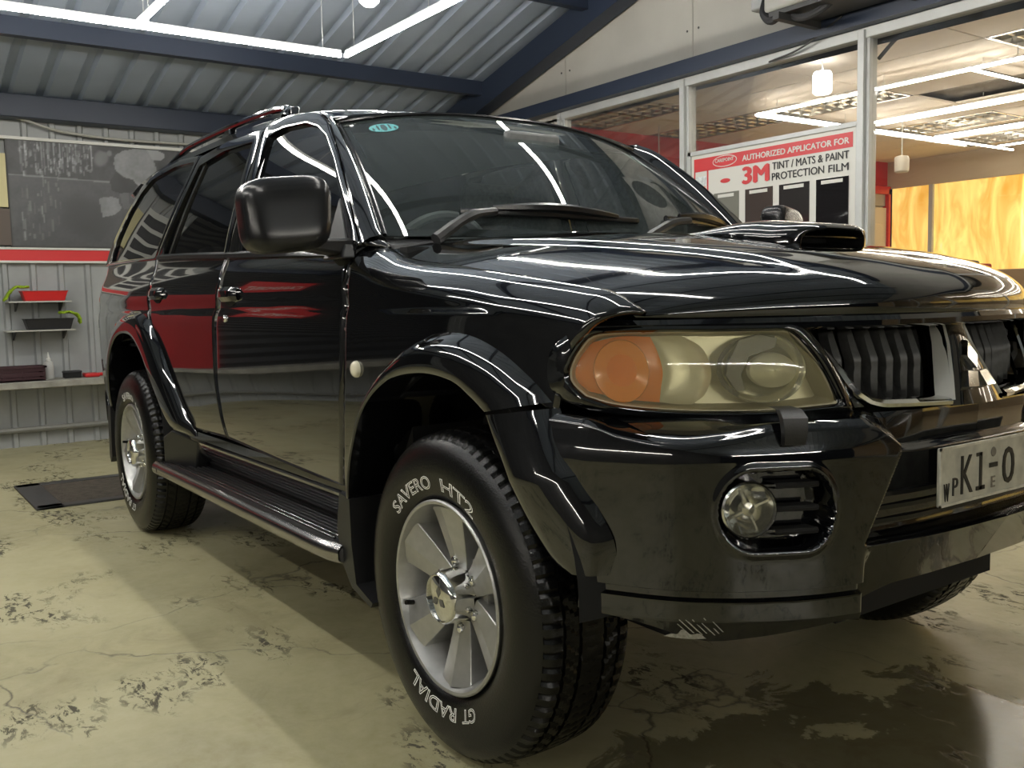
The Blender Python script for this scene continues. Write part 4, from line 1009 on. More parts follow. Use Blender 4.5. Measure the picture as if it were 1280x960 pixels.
for s in (-1, 1):
    # fog lamp in its pocket
    q, nr = plan(.0)
    i = int(np.argmin([abs(p[1]-.632) for p in PL])); q = PL[i]; tg = PL[i+1]-PL[i]; tg = tg/np.linalg.norm(tg); nr = Vector((tg[1], -tg[0]*(1), 0))
    ax = Vector((nr.x+.25, s*nr.y, 0)).normalized(); c0 = Vector((q[0], s*q[1], .653))-ax*.010
    u_ = Vector((0, 0, 1)); v_ = ax.cross(u_)
    def ringp(prof, n=32): return [[c0+ax*h+(u_*math.cos(2*PI*k/n)+v_*math.sin(2*PI*k/n))*r for k in range(n)] for r, h in prof]
    fl = mk('fog_lamp', G().grid(ringp([(.051, -.045), (.051, .004), (.048, .008), (.0455, .004)]), cv=True), DULLCHROME, BUMP, out=ax, label='round clear fog lamp')
    g = G().grid(ringp([(.0455, .002), (.036, -.014), (.022, -.024), (.010, -.028), (.001, -.028)]), cv=True)
    mk('reflector', g, CHROME, fl, out=ax) if False else None
    lens = mk('fog_lens', G().grid(ringp([(.0455, .005), (.034, .010), (.018, .013), (.001, .014)]), cv=True), FOGLENS, BUMP, out=ax)
    mk('fog_reflector', g, CHROME, BUMP, out=ax)
    b_ = G()
    for k in range(4):
        a = k*PI/2+.4
        pth = [c0+ax*(-.006)+(u_*math.cos(a)+v_*math.sin(a))*.008, c0+ax*(-.002)+(u_*math.cos(a)+v_*math.sin(a))*.040]
        b_.tube(pth, .004, 6)
    b_.grid(ringp([(.012, -.02), (.012, .0), (.001, .003)], 16), cv=True)
    mk('fog_bulb', b_, REFLD, BUMP, recalc=True)
    # slats beside the fog lamp
    for zz in (.692, .650, .608):
        g = G(); r0 = []
        for t in np.linspace(0, 1, 10):
            yy = .505+.075*t; i = int(np.argmin([abs(p[1]-yy) for p in PL])); qq = PL[i]
            r0.append([(qq[0]-.048, s*yy, zz-.006), (qq[0]-.020, s*yy, zz-.005), (qq[0]-.018, s*yy, zz), (qq[0]-.020, s*yy, zz+.005), (qq[0]-.048, s*yy, zz+.006)])
        mk('pocket_slat', g.grid(r0), MATTE, BUMP, recalc=False, out=(1, 0, .2))
    # headlamp washer cover
    i = int(np.argmin([abs(p[1]-.567) for p in PL])); qq = PL[i]; t_ = PL[i+1]-PL[i]; an = math.atan2(t_[1], t_[0])
    g = G(); R_ = []
    for zz, wd, o_ in ((.764, .019, -.012), (.768, .021, .010), (.79, .023, .016), (.815, .025, .012), (.828, .023, -.01), (.829, .02, -.06)):
        r_ = []
        for k in (-1, -.9, 0, .9, 1):
            tx = t_/np.linalg.norm(t_); nn = np.array([tx[1], -tx[0]])
            pt = qq+tx*wd*k+nn*(o_-(.012 if abs(k) == 1 else 0)-.004)
            r_.append((pt[0], s*pt[1], zz))
        R_.append(r_)
    mk('lamp_washer', g.grid(R_), PLASTIC, BUMP, out=(1, 0, .2), ang=50)
# horizontal bars in the middle recess
for zz in (.600, .625, .650):
    mk('intake_bar', G().grid([[(plan(abs(y)/.86*.62)[0][0]*0+np.interp(abs(y), [0, .25, .45], [.812, .802, .767])-.054+o_, y, zz+dz) for y in np.linspace(-.385, .385, 31)] for dz, o_ in ((-.006, -.004), (-.004, .008), (.004, .008), (.006, -.004))]), TRIMBLK, BUMP, out=(1, 0, 0))
# paint scrape on the lower corner: a patch of chipped grey primer
sc_ = G(); random.seed(3)
def sp_(y, z):
    i = int(np.argmin([abs(p[1]-abs(y)) for p in PL])); i = min(max(i, 1), 198)
    t_ = (abs(y)-PL[i-1][1])/(PL[i+1][1]-PL[i-1][1]); qq = PL[i-1]+(PL[i+1]-PL[i-1])*t_; tg = PL[i+1]-PL[i-1]; tg = tg/np.linalg.norm(tg); nn = np.array([tg[1], -tg[0]])
    d_ = disp(y, z, 1, 0)+.0012; return (qq[0]+nn[0]*d_, -(qq[1]+nn[1]*d_), z)
bl_ = [(-.742+.052*t+.002*math.sin(9*t), .4165+.013*math.sin(PI*t)*(1+.35*math.sin(17*t))) for t in np.linspace(0, 1, 22)]
lo_ = [(y, .4165-.002*math.sin(PI*k/21)) for k, (y, z) in enumerate(bl_)]
sc_.grid([[sp_(*q) for q in lo_], [sp_(*q) for q in bl_]])
for k in range(9):
    yy = -.712+.0055*k; zz = .424+.0035*(k % 3); L_ = .5+.5*random.random()
    sc_.add([sp_(yy, zz), sp_(yy+.0018, zz), sp_(yy-.022*L_+.001, zz+.034*L_), sp_(yy-.022*L_, zz+.033*L_)], [(0, 1, 2, 3)])
mk('paint_scrape', sc_, mat('bare_primer', (.30, .29, .25), .7, var=.3, scale=200), BUMP, out=(1, -1, 0), smooth=False)
# ---- number plate
NP = mk('number_plate', G().box(.806, .812, -.26, .26, .6255, .7385), mat('plate_white', (.50, .49, .42), .45, var=.22, scale=28, bump=.1, bscale=60), BUMP, bevel=.003, label='worn white number plate')
fr = G(); x_ = .8135
for (a, b, c, d_) in ((-.26, .26, .7335, .7385), (-.26, .26, .6255, .6305), (-.26, -.255, .6255, .7385), (.255, .26, .6255, .7385)): fr.box(.812, x_+.001, a, b, c, d_)
mk('plate_rim', fr, mat('plate_rim', (.62, .60, .52), .45, var=.2, scale=40), NP)
INK = mat('plate_ink', (.012, .012, .012), .5)
def plate_text(t, y, z, wd, h, mt=INK):
    v_, f_ = text_fit(t, wd, h, .0018)
    mk('plate_character', ([(.8122+p[2], y+p[0], z+p[1]) for p in v_], f_), mt, NP, smooth=False)
plate_text('K', -.165, .679, .042, .074); mk('plate_character', G().box(.812, .8138, -.120, -.111, .642, .716).box(.812, .8138, -.131, -.100, .642, .650).box(.812, .8138, -.131, -.111, .709, .716), INK, NP, smooth=False); plate_text('-', -.068, .686, .030, .009)
plate_text('0', -.010, .679, .046, .074)
plate_text('W', -.236, .652, .018, .034); plate_text('P', -.206, .660, .018, .034)
GREYINK = mat('plate_emblem_ink', (.22, .20, .17), .6, var=.3, scale=90)
plate_text('E', -.068, .652, .014, .022, GREYINK)
mk('plate_crest', G().lathe([(.0, .0015), (.008, .0015), (.010, 0)], (.8125, -.068, .712), 'x', 14), GREYINK, NP)
mk('plate_bracket', G().box(.76, .806, -.12, .12, .64, .72), MATTE, BUMP)

# ---- wheel arch flares
def flare(name, outer, inner, s, n=48, amp=.042, ends=True, base=0.0):
    A, B_ = smooth_curve(outer, n), smooth_curve(inner, n); rows = []
    for t, o_ in ((-.06, -.004), (0, .004), (.12, .5), (.3, .85), (.55, 1.0), (.8, 1.04), (.95, 1.0), (1.0, .93), (1.0, -.6)):
        row = []
        for i in range(n):
            q = A[i]*(1-t)+B_[i]*t; e = min(1, i/3+.25, 1 if ends == 'start' else (n-1-i)/3+.25) if ends else 1
            off = (o_*amp*e if o_ > .1 else o_)+base*min(1, i/12)
            row.append(P3(q[0], q[1], s, off))
        rows.append(row)
    g = G().grid(rows)
    m_ = len(rows)
    for e in (0, n-1): g.f.append(tuple(j*n+e for j in range(m_)))
    return mk(name, g, PAINT, CAR, out=(0, s, .15), ang=48)
FO = [(-.535, .471), (-.456, .594), (-.374, .729), (-.279, .835), (-.145, .917), (-.038, .955), (.084, .957), (.19, .927), (.284, .875), (.340, .832)]
FI = [(-.50, .40), (-.445, .560), (-.325, .753), (-.188, .845), (-.042, .874), (.08, .865), (.150, .834), (.195, .806)]
LO = [(.352, .822), (.385, .765), (.418, .715), (.462, .645), (.492, .585), (.490, .524)]
LI = [(.200, .800), (.235, .755), (.278, .700), (.347, .592), (.392, .535), (.425, .520)]
RO = [(-1.875, .530), (-1.992, .635), (-2.111, .755), (-2.257, .885), (-2.40, .972), (-2.55, 1.005), (-2.72, 1.003), (-2.88, .968), (-3.03, .885), (-3.13, .78), (-3.19, .65), (-3.21, .50)]
RI = [(-2.01, .520), (-2.135, .585), (-2.26, .71), (-2.40, .83), (-2.56, .905), (-2.74, .912), (-2.90, .865), (-3.02, .76), (-3.08, .63), (-3.10, .48)]
for s in (-1, 1):
    flare('front_arch_flare', FO, FI, s, ends='start'); flare('bumper_arch_flare', LO, LI, s, 30, ends=False, base=.026); flare('rear_arch_flare', RO, RI, s, 60)
    for cx, y1 in ((0.0, .50), (-2.725, .52)):
        # wheel-house liner
        rows = []
        for y, k in ((.845, 1.0), (.80, 1.01), (y1, 1.0), (y1, .2)):
            rows.append([(cx-.02+(.485 if cx == 0 else .49)*k*math.cos(a)*(1.0), s*y, .46+.43*k*math.sin(a)) for a in np.linspace(-.05, PI+.05, 36)])
        mk('wheel_house', G().grid(rows), MATTE, CAR, out=(0, s, 0))
    # mud flaps
    fp = [(-.415, .50), (-.47, .30), (-.44, .20), (-.50, .20), (-.545, .28), (-.565, .40), (-.535, .50)]
    yo = lambda k: s*(.868 if k else .62)
    g = G().prism([(x, s*.862, z) for x, z in [(-.455, .52), (-.45, .40), (-.43, .30), (-.34, .272), (-.35, .258), (-.455, .285), (-.515, .345), (-.535, .43), (-.515, .53)]], (0, -s*.24, 0))
    mk('mud_flap', g, PLASTIC, CAR, recalc=True, ang=30)
    g = G().prism([(x, s*.868, z) for x, z in [(-3.10, .55), (-3.12, .30), (-3.15, .27), (-3.17, .30), (-3.16, .55)]], (0, -s*.26, 0))
    mk('mud_flap', g, PLASTIC, CAR, recalc=True, ang=30)
# ---- rear quarter panels
ZQB = pchip([-3.62, -3.26, -3.20, -3.13, -3.03, -2.88, -2.72, -2.55, -2.41], [.50, .50, .64, .76, .865, .945, .98, .982, .945])
for s in (-1, 1):
    rows = []
    for j in range(30):
        v = j/29; row = []
        for i in range(50):
            u = i/49
            xl = pchip([0, .3, .7, 1], [-2.392, -2.412, -2.418, -2.446])(v)
            x = xl+u*(-3.60-xl); zb = ZQB(x); zt = 1.238+.014*u; z = zb+(zt-zb)*v
            yy = W(x, z)-.10*sstep(.82, 1.0, u)**2
            row.append((x, s*yy, z))
        rows.append(row)
    mk('quarter_panel', G().grid(rows), PAINT, CAR, out=(0, s, 0), solid=.01, ang=60)
    QI = [(-2.475, 1.246), (-2.38, 1.44), (-2.275, 1.633), (-2.6, 1.652), (-2.95, 1.635), (-3.10, 1.585), (-3.22, 1.50), (-3.335, 1.37), (-3.345, 1.262), (-2.90, 1.254), (-2.478, 1.246)]
    QO = [(-2.452, 1.232), (-2.34, 1.44), (-2.22, 1.655), (-2.6, 1.685), (-2.97, 1.672), (-3.16, 1.615), (-3.31, 1.52), (-3.47, 1.38), (-3.50, 1.245), (-2.90, 1.24), (-2.454, 1.232)]
    qf = ring_panel('rear_pillar', QI, QO, s, 110)
    side_panel('quarter_glass', [(-3.35, 1.257), (-2.9, 1.25), (-2.47, 1.242)], [(-2.96, 1.642), (-2.6, 1.658), (-2.27, 1.638)], [(-3.35, 1.257), (-3.345, 1.37), (-3.23, 1.505), (-3.11, 1.59), (-2.96, 1.642)], [(-2.47, 1.242), (-2.375, 1.44), (-2.27, 1.638)], s, GLASS_SIDE, -.008, solid=0, parent=qf)
# ---- roof, windscreen, pillars
ZR = pchip([-.93, -1.1, -1.3, -1.6, -2.0, -2.44, -2.96, -3.2, -3.38], [1.585, 1.638, 1.660, 1.682, 1.696, 1.699, 1.680, 1.650, 1.60])
CR = pchip([-.93, -1.1, -1.4, -2.0, -2.6, -3.1, -3.38], [1.648, 1.682, 1.712, 1.735, 1.735, 1.712, 1.66])
rows = []
for x in np.linspace(-.925, -3.38, 60):
    ze = ZR(x); we = W(x, ze); cz_ = CR(x); row = []
    for v in np.concatenate([-np.sin(np.linspace(PI/2, 0, 25)), np.sin(np.linspace(0, PI/2, 25))[1:]]):
        a = abs(v); xx = x-.045*a**2.5*max(0, 1-(-.925-x)/.35)
        row.append((xx, v*we, ze+(cz_-ze)*(1-a**2.2)**.75))
    rows.append(row)
ROOF = mk('roof', G().grid(rows), PAINT, CAR, out=(0, 0, 1), solid=.02, ang=60)
WSB = lambda y: (-.335-.03*(abs(y)/.35)**2*.9 if abs(y) < .35 else -.362-.30*(abs(y)-.35)-.35*(abs(y)-.35)**2)
def ws_pt(t, v, off=0.0):
    """t 0 bottom .. 1 top, v -1..1"""
    yb, yt = .715*v, .610*v
    b = np.array([-.335-.155*abs(v)**2.2, yb, 1.200+.006*abs(v)]); tp = np.array([-.925-.045*abs(v)**2.5, yt, 1.645-.060*abs(v)**2.4])
    q = b*(1-t)+tp*t; bow = .028*math.sin(PI*t)*(1-.3*abs(v))
    nrm = np.array([.60, .0, .80]); q = q+nrm*(bow+off); return tuple(q)
ws_v = np.linspace(-1, 1, 41)
WS = mk('windscreen', G().grid([[ws_pt(t, v) for v in ws_v] for t in np.linspace(0, 1, 20)]), GLASS_WS, CAR, out=(1, 0, 1))
# black ceramic border on the glass
def band(v0, v1, t0, t1, nv, nt): return [[ws_pt(t, v, -.003) for v in np.linspace(v0, v1, nv)] for t in np.linspace(t0, t1, nt)]
bd = G().grid(band(-1, 1, 0, .05, 41, 3)).grid(band(-1, 1, .965, 1, 41, 2)).grid(band(-1, -.955, 0, 1, 2, 20)).grid(band(.955, 1, 0, 1, 2, 20))
mk('glass_border', bd, TRIMBLK, WS, out=(1, 0, 1))
# rubber seal along the glass edge
seal = [ws_pt(t, -1, .003) for t in np.linspace(0, 1, 20)]+[ws_pt(1, v, .003) for v in np.linspace(-1, 1, 40)[1:-1]]+[ws_pt(t, 1, .003) for t in np.linspace(1, 0, 20)]
mk('windscreen_seal', G().tube(seal, .006, 6), TRIMBLK, CAR)
for s in (-1, 1):
    o_ = smooth_curve([(-.455, 1.175), (-.604, 1.331), (-.74, 1.459), (-.897, 1.577), (-1.0, 1.622)], 24); rows = [[], [], [], [], []]
    for i in range(24):
        t = i/23; a = Vector(ws_pt(min(t*1.0, 1), s*1.0, -.002)); b = Vector(P3(o_[i][0], o_[i][1], s, .002))
        m_ = (a+b)/2+Vector((.012, s*.012, .010))
        b2 = Vector(P3(o_[i][0]-.012, o_[i][1], s, -.014))
        for k, q in enumerate((a, a*.7+m_*.3+Vector((.006, s*.002, .006)), m_, m_*.3+b*.7+Vector((.003, s*.006, .003)), b)): rows[k].append(q)
        if i == 0: rows.append([])
        rows[5].append(b2)
    mk('windscreen_pillar', G().grid(rows), PAINT, CAR, out=(.3, s, .3), ang=60)
    # cowl corner between hood, fender and windscreen
    g = G().grid([[ws_pt(0, s*v, -.02+.004*k) for v in np.linspace(.0, 1.0, 24)] if k == 0 else [(hood_pt(0, s*v)[0]-.0, hood_pt(0, s*v)[1], hood_pt(0, s*v)[2]-.012) for v in np.linspace(0, 1, 24)] for k in (0, 1)])
    mk('cowl', g, PLASTIC, CAR, out=(0, 0, 1), solid=.01)
    c1 = Vector(ws_pt(0, s, -.004)); c2 = Vector(P3(-.485, 1.165, s)); c3 = Vector((-.415, s*.735, 1.172)); c4 = Vector(P3(-.46, 1.19, s))
    mk('cowl_corner', G().grid([[c1+(c4-c1)*t+Vector((0, 0, .006*math.sin(PI*t))) for t in np.linspace(0, 1, 8)], [c3+(c2-c3)*t+Vector((0, 0, .012*math.sin(PI*t))) for t in np.linspace(0, 1, 8)]]), PAINT, CAR, out=(0, 0, 1), solid=.008)
    # roof rail
    ry = .565
    pth = [(-1.42, s*.60, ZR(-1.42)+.010), (-1.46, s*ry, ZR(-1.46)+.042), (-1.56, s*(ry-.005), ZR(-1.56)+.055)]+[(x, s*(ry-.005), ZR(x)+.055) for x in np.linspace(-1.7, -2.65, 8)]+[(-2.80, s*ry, ZR(-2.8)+.040), (-2.92, s*.58, ZR(-2.92)+.010)]
    rr = mk('roof_rail', G().tube(smooth_curve(pth, 50), .014, 10), PAINT, CAR, recalc=True)
    for fx_ in (-1.45, -2.1, -2.86):
        mk('rail_foot', G().prism([(fx_-.06, s*(ry+.02), ZR(fx_)-.004), (fx_+.06, s*(ry+.02), ZR(fx_)-.004), (fx_+.03, s*(ry+.005), ZR(fx_)+.05), (fx_-.03, s*(ry+.005), ZR(fx_)+.05)], (0, -s*.03, 0)), PAINT, rr, recalc=True, bevel=.006)
    # door mirror
    dm = None
    cx_, cy_, cz_ = -.535, s*.975, 1.256
    g = G(); n = 14
    for ax_ in range(3):
        for sd in (-1, 1):
            rows = []
            for i in range(n+1):
                row = []
                for j in range(n+1):
                    q = [0, 0, 0]; q[ax_] = sd; q[(ax_+1) % 3] = math.tan((-1+2*i/n)*PI/4); q[(ax_+2) % 3] = math.tan((-1+2*j/n)*PI/4)*sd
                    L_ = sum(abs(v)**4.2 for v in q)**(1/4.2); X_, Y_, Z_ = q[0]/L_, q[1]/L_, q[2]/L_
                    row.append((cx_+.060*X_-.028*Y_*s-.010*Z_, cy_+.104*Y_*(1+.05*Z_), cz_+.096*Z_-.010*Y_*s))
                rows.append(row)
            g.grid(rows)
    dm = mk('door_mirror', g, TRIMBLK, CAR, ang=80)
    bm = bmesh.new(); bm.from_mesh(dm.data); bmesh.ops.remove_doubles(bm, verts=bm.verts, dist=.0004); bmesh.ops.recalc_face_normals(bm, faces=bm.faces); bm.to_mesh(dm.data); bm.free()
    mk('mirror_arm', G().prism([(-.50, s*.80, 1.150), (-.50, s*.93, 1.170), (-.50, s*.93, 1.195), (-.50, s*.80, 1.200)], (-.085, 0, 0)), PLASTIC, dm, recalc=True, bevel=.008)
    mk('mirror_foot', G().prism([P3(-.475, 1.145, s, .03), P3(-.60, 1.145, s, .03), P3(-.60, 1.185, s, .03), P3(-.50, 1.185, s, .03)], (0, -s*.04, 0)), PLASTIC, dm, recalc=True, bevel=.006)
    mk('mirror_sail', G().prism([P3(-.525, 1.178, s, .008), P3(-.665, 1.185, s, .008), P3(-.645, 1.318, s, .008)], (0, -s*.022, 0)), PLASTIC, dm, recalc=True, bevel=.003)
    mk('mirror_glass', G().prism([(cx_-.062-.028*a*s*.8, cy_+a*.08, cz_+b*.075) for a, b in ((-1, -.8), (-.8, -1), (.8, -1), (1, -.8), (1, .8), (.8, 1), (-.8, 1), (-1, .8))], (-.002, 0, 0)), CHROME, dm, recalc=True)
# stickers on the windscreen
def ws_disc(name, v, t, rv, rt, mt, off=.0015, n=28):
    c = ws_pt(t, v, off); g = G().add([c]+[ws_pt(t+rt*math.sin(2*PI*k/n), v+rv*math.cos(2*PI*k/n), off) for k in range(n)], [(0, 1+k, 1+(k+1) % n) for k in range(n)])
    return mk(name, g, mt, WS, out=(1, 0, 1))
TEAL = mat('teal_sticker', (.08, .34, .36), .5, var=.3, scale=150); DTEAL = mat('dark_teal_ink', (.01, .05, .06), .5)
st = ws_disc('round_sticker', -.80, .88, .075, .045, TEAL)
for dv, dt, rv, rt in ((0, 0, .016, .036), (-.03, .004, .006, .03), (.03, .004, .006, .03), (-.055, -.01, .006, .015), (.055, -.01, .006, .015)):
    ws_disc('sticker_print', -.80+dv, .88+dt, rv, rt, DTEAL, .0022, 12)
PAPER = mat('licence_paper', (.55, .62, .55), .7, var=.2, scale=60)
mk('licence_paper', G().grid([[ws_pt(t, v, -.006) for v in (.80, .90)] for t in (.74, .90)]), PAPER, WS, out=(1, 0, 1))
# wipers
for pts in ([(-.385, -.62, 1.192), (-.405, -.50, 1.258), (-.425, -.40, 1.276)], [(-.36, .09, 1.195), (-.385, .24, 1.258), (-.40, .34, 1.272)]):
    e = Vector(pts[-1]); wp = mk('wiper_arm', G().tube(smooth_curve(pts, 12), [.017]*4+[.015]*4+[.012]*4, 8), PLASTIC, CAR, recalc=True)
    y0, y1 = pts[1][1]+.01, pts[1][1]+.60
    if y1 > .66: y1 = .66
    bl = []
    for y in np.linspace(y0, y1, 20):
        b = ws_pt(.135-.03*(y-y0)/.6, y/.70, .010); bl.append(Vector(b))
    mk('wiper_blade', G().tube(bl, .010, 6), TRIMBLK, wp, recalc=True)
    br_ = [Vector(ws_pt(.135-.03*k, (y0+(y1-y0)*(.15+.7*k))/.70, .022+.012*math.sin(PI*k))) for k in np.linspace(0, 1, 12)]
    mk('blade_bridge', G().tube(br_, [.008+.006*math.sin(PI*k/11) for k in range(12)], 6), TRIMBLK, wp, recalc=True)
# ---- running boards
for s in (-1, 1):
    xa, xb = -2.235, -.505
    prof = [(.70, .372), (.715, .388), (.83, .388), (.865, .386), (.885, .380), (.892, .368), (.888, .345), (.86, .330), (.72, .330)]
    rows = []
    for x, k in ((xa, 0), (xa+.01, 1), (xb-.14, 1), (xb-.05, .97), (xb, .90), (xb+.004, .86)):
        rows.append([(x, s*(.70+(y-.70)*(k if k else .96)), z) for y, z in prof])
    g = G().grid(rows, cv=True); g.f.append(tuple(range(len(prof)))); g.f.append(tuple(5*len(prof)+i for i in range(len(prof))))
    rb = mk('running_board', g, PLASTIC, CAR, recalc=True, ang=30)
    for k in range(7):
        yy = .735+.018*k
        mk('tread_rib', G().box(xa+.07, xb-.06-.02*(k == 6), min(s*yy, s*(yy+.008)), max(s*yy, s*(yy+.008)), .386, .394), PLASTIC if k < 5 else BOARDEDGE, rb, bevel=.002)
    pr = [(.872, .3895), (.886, .386), (.896, .374), (.895, .350), (.886, .340)]
    mk('chrome_edge', G().grid([[(x, s*(.70+(y-.70)*k), z) for y, z in pr] for x, k in ((xa, 1), (xb-.14, 1.003), (xb-.05, .973), (xb, .90))]), BOARDEDGE, rb, out=(0, s, 0), ang=60)
    mk('end_cap', G().tube([(xa-.03, s*.868, .362), (xa+.03, s*.868, .362)], .030, 16), BOARDEDGE, rb, recalc=True)
    mk('splash_guard', G().prism([(-2.215, s*.86, .385), (-1.98, s*.80, .385), (-1.93, s*.80, .50), (-2.09, s*.862, .535), (-2.19, s*.866, .50)], (0, -s*.05, 0)), PLASTIC, rb, recalc=True, bevel=.008)
# ---- underbody, rear end, cabin
mk('underbody', G().box(-3.55, .35, -.50, .50, .30, .50).box(-2.15, -.50, -.74, .74, .36, .52), MATTE, CAR)
mk('front_crossmember', G().tube([(.26, -.45, .40), (.30, 0, .38), (.26, .45, .40)], .045, 10).box(.34, .62, -.30, .30, .36, .42), MATTE, CAR)
for ax_ in (0.0, -2.725):
    mk('axle', G().tube([(ax_, -.70, .372), (ax_, .70, .372)], .045, 10), MATTE, CAR, recalc=True)
rows = []
for z, x, w_ in ((.50, -3.62, .72), (.75, -3.66, .74), (1.0, -3.64, .74), (1.22, -3.60, .715), (1.45, -3.48, .66), (1.60, -3.39, .60), (1.66, -3.37, .50)):
    rows.append([(x+.05*(abs(v)**3), v*w_, z) for v in np.linspace(-1, 1, 15)])
mk('tailgate', G().grid(rows), PAINT, CAR, out=(-1, 0, 0), solid=.02)
rows = []
for z, o_ in ((.42, 0), (.45, .05), (.58, .06), (.66, .04), (.67, 0)):
    rows.append([(-3.66-o_+.28*abs(v)**6+.0, v*(.80+o_*.3), z) for v in np.linspace(-1, 1, 31)])
mk('rear_bumper', G().grid(rows), PAINT, CAR, out=(-1, 0, 0), solid=.02)
for s in (-1, 1):
    mk('tail_lamp', G().grid([[(-3.595-.02*k, s*(.735-.06*k), z) for k in (0, .5, 1)] for z in np.linspace(.85, 1.2, 8)]), MATS.get('tail_red') or mat('tail_red', (.45, .01, .01), .2, coat=.6), CAR, out=(-1, s, 0), solid=.02)
cab = mk('dashboard', G().grid([[(x-.03*abs(v)**2, v*.69, z) for v in np.linspace(-1, 1, 21)] for x, z in ((-.40, 1.150), (-.52, 1.172), (-.66, 1.165), (-.72, 1.13), (-.74, 1.0), (-.70, .75))]), CABIN, CAR, out=(-.3, 0, 1), solid=.02)
mk('instrument_hood', G().grid([[(-.60-.13*t, -.37+.17*c, 1.165+.055*math.sqrt(max(0, 1-c*c))*(1-.15*t)) for c in np.linspace(-1, 1, 15)] for t in (0, .5, 1)]), CABIN, cab, out=(0, 0, 1), solid=.01)
sw = []
for k in range(40):
    a = 2*PI*k/40; sw.append(Vector((-.80, -.37, 1.115))+Vector((0, 1, 0))*.19*math.cos(a)+Vector((.36, 0, .933)).normalized()*.19*math.sin(a))
SW = mk('steering_wheel', G().tube(sw, .015, 8, closed=True), mat('steering_grey', (.13, .13, .125), .5), CAR, recalc=True)
mk('wheel_hub', G().prism([Vector((-.80, -.37, 1.115))+Vector((0, 1, 0))*a+Vector((.36, 0, .933)).normalized()*b for a, b in ((-.18, .02), (-.07, .07), (.07, .07), (.18, .02), (.07, -.08), (-.07, -.08))], Vector((.05, 0, -.02))), CABIN, SW, recalc=True, bevel=.01)
for y in (-.37, .37):
    st_ = mk('front_seat', G().box(-1.45, -.98, y-.24, y+.24, .62, .78), CABINL, CAR, bevel=.05)
    mk('seat_back', G().prism([(-1.36, y-.24, .72), (-1.50, y-.24, .74), (-1.63, y-.20, 1.30), (-1.52, y-.20, 1.33)], (0, .46, 0)), CABINL, st_, recalc=True, bevel=.04)
    mk('head_rest', G().box(-1.66, -1.55, y-.12, y+.12, 1.35, 1.52), CABINL, st_, bevel=.04)
rs = mk('rear_seat', G().box(-2.35, -1.85, -.62, .62, .62, .80), CABINL, CAR, bevel=.05)
mk('seat_back', G().prism([(-2.28, -.62, .72), (-2.42, -.62, .74), (-2.55, -.60, 1.28), (-2.44, -.60, 1.30)], (0, 1.22, 0)), CABINL, rs, recalc=True, bevel=.04)
mk('rear_view_mirror', G().box(-.80, -.77, -.11, .11, 1.52, 1.58), CABIN, CAR, bevel=.012)
mk('cabin_floor', G().box(-3.5, -.35, -.72, .72, .53, .56), CABIN, CAR)
mk('firewall', G().box(-.40, -.36, -.72, .72, .53, 1.17), MATTE, CAR)
mk('load_cover', G().box(-3.4, -2.5, -.66, .66, 1.14, 1.16), CABIN, CAR)
mk('roof_lining', G().grid([[(x, v*.55, CR(x)-.055-.05*abs(v)**2) for v in np.linspace(-1, 1, 9)] for x in np.linspace(-1.02, -3.2, 10)]), mat('lining_grey', (.22, .22, .21), .9), CAR, out=(0, 0, -1))

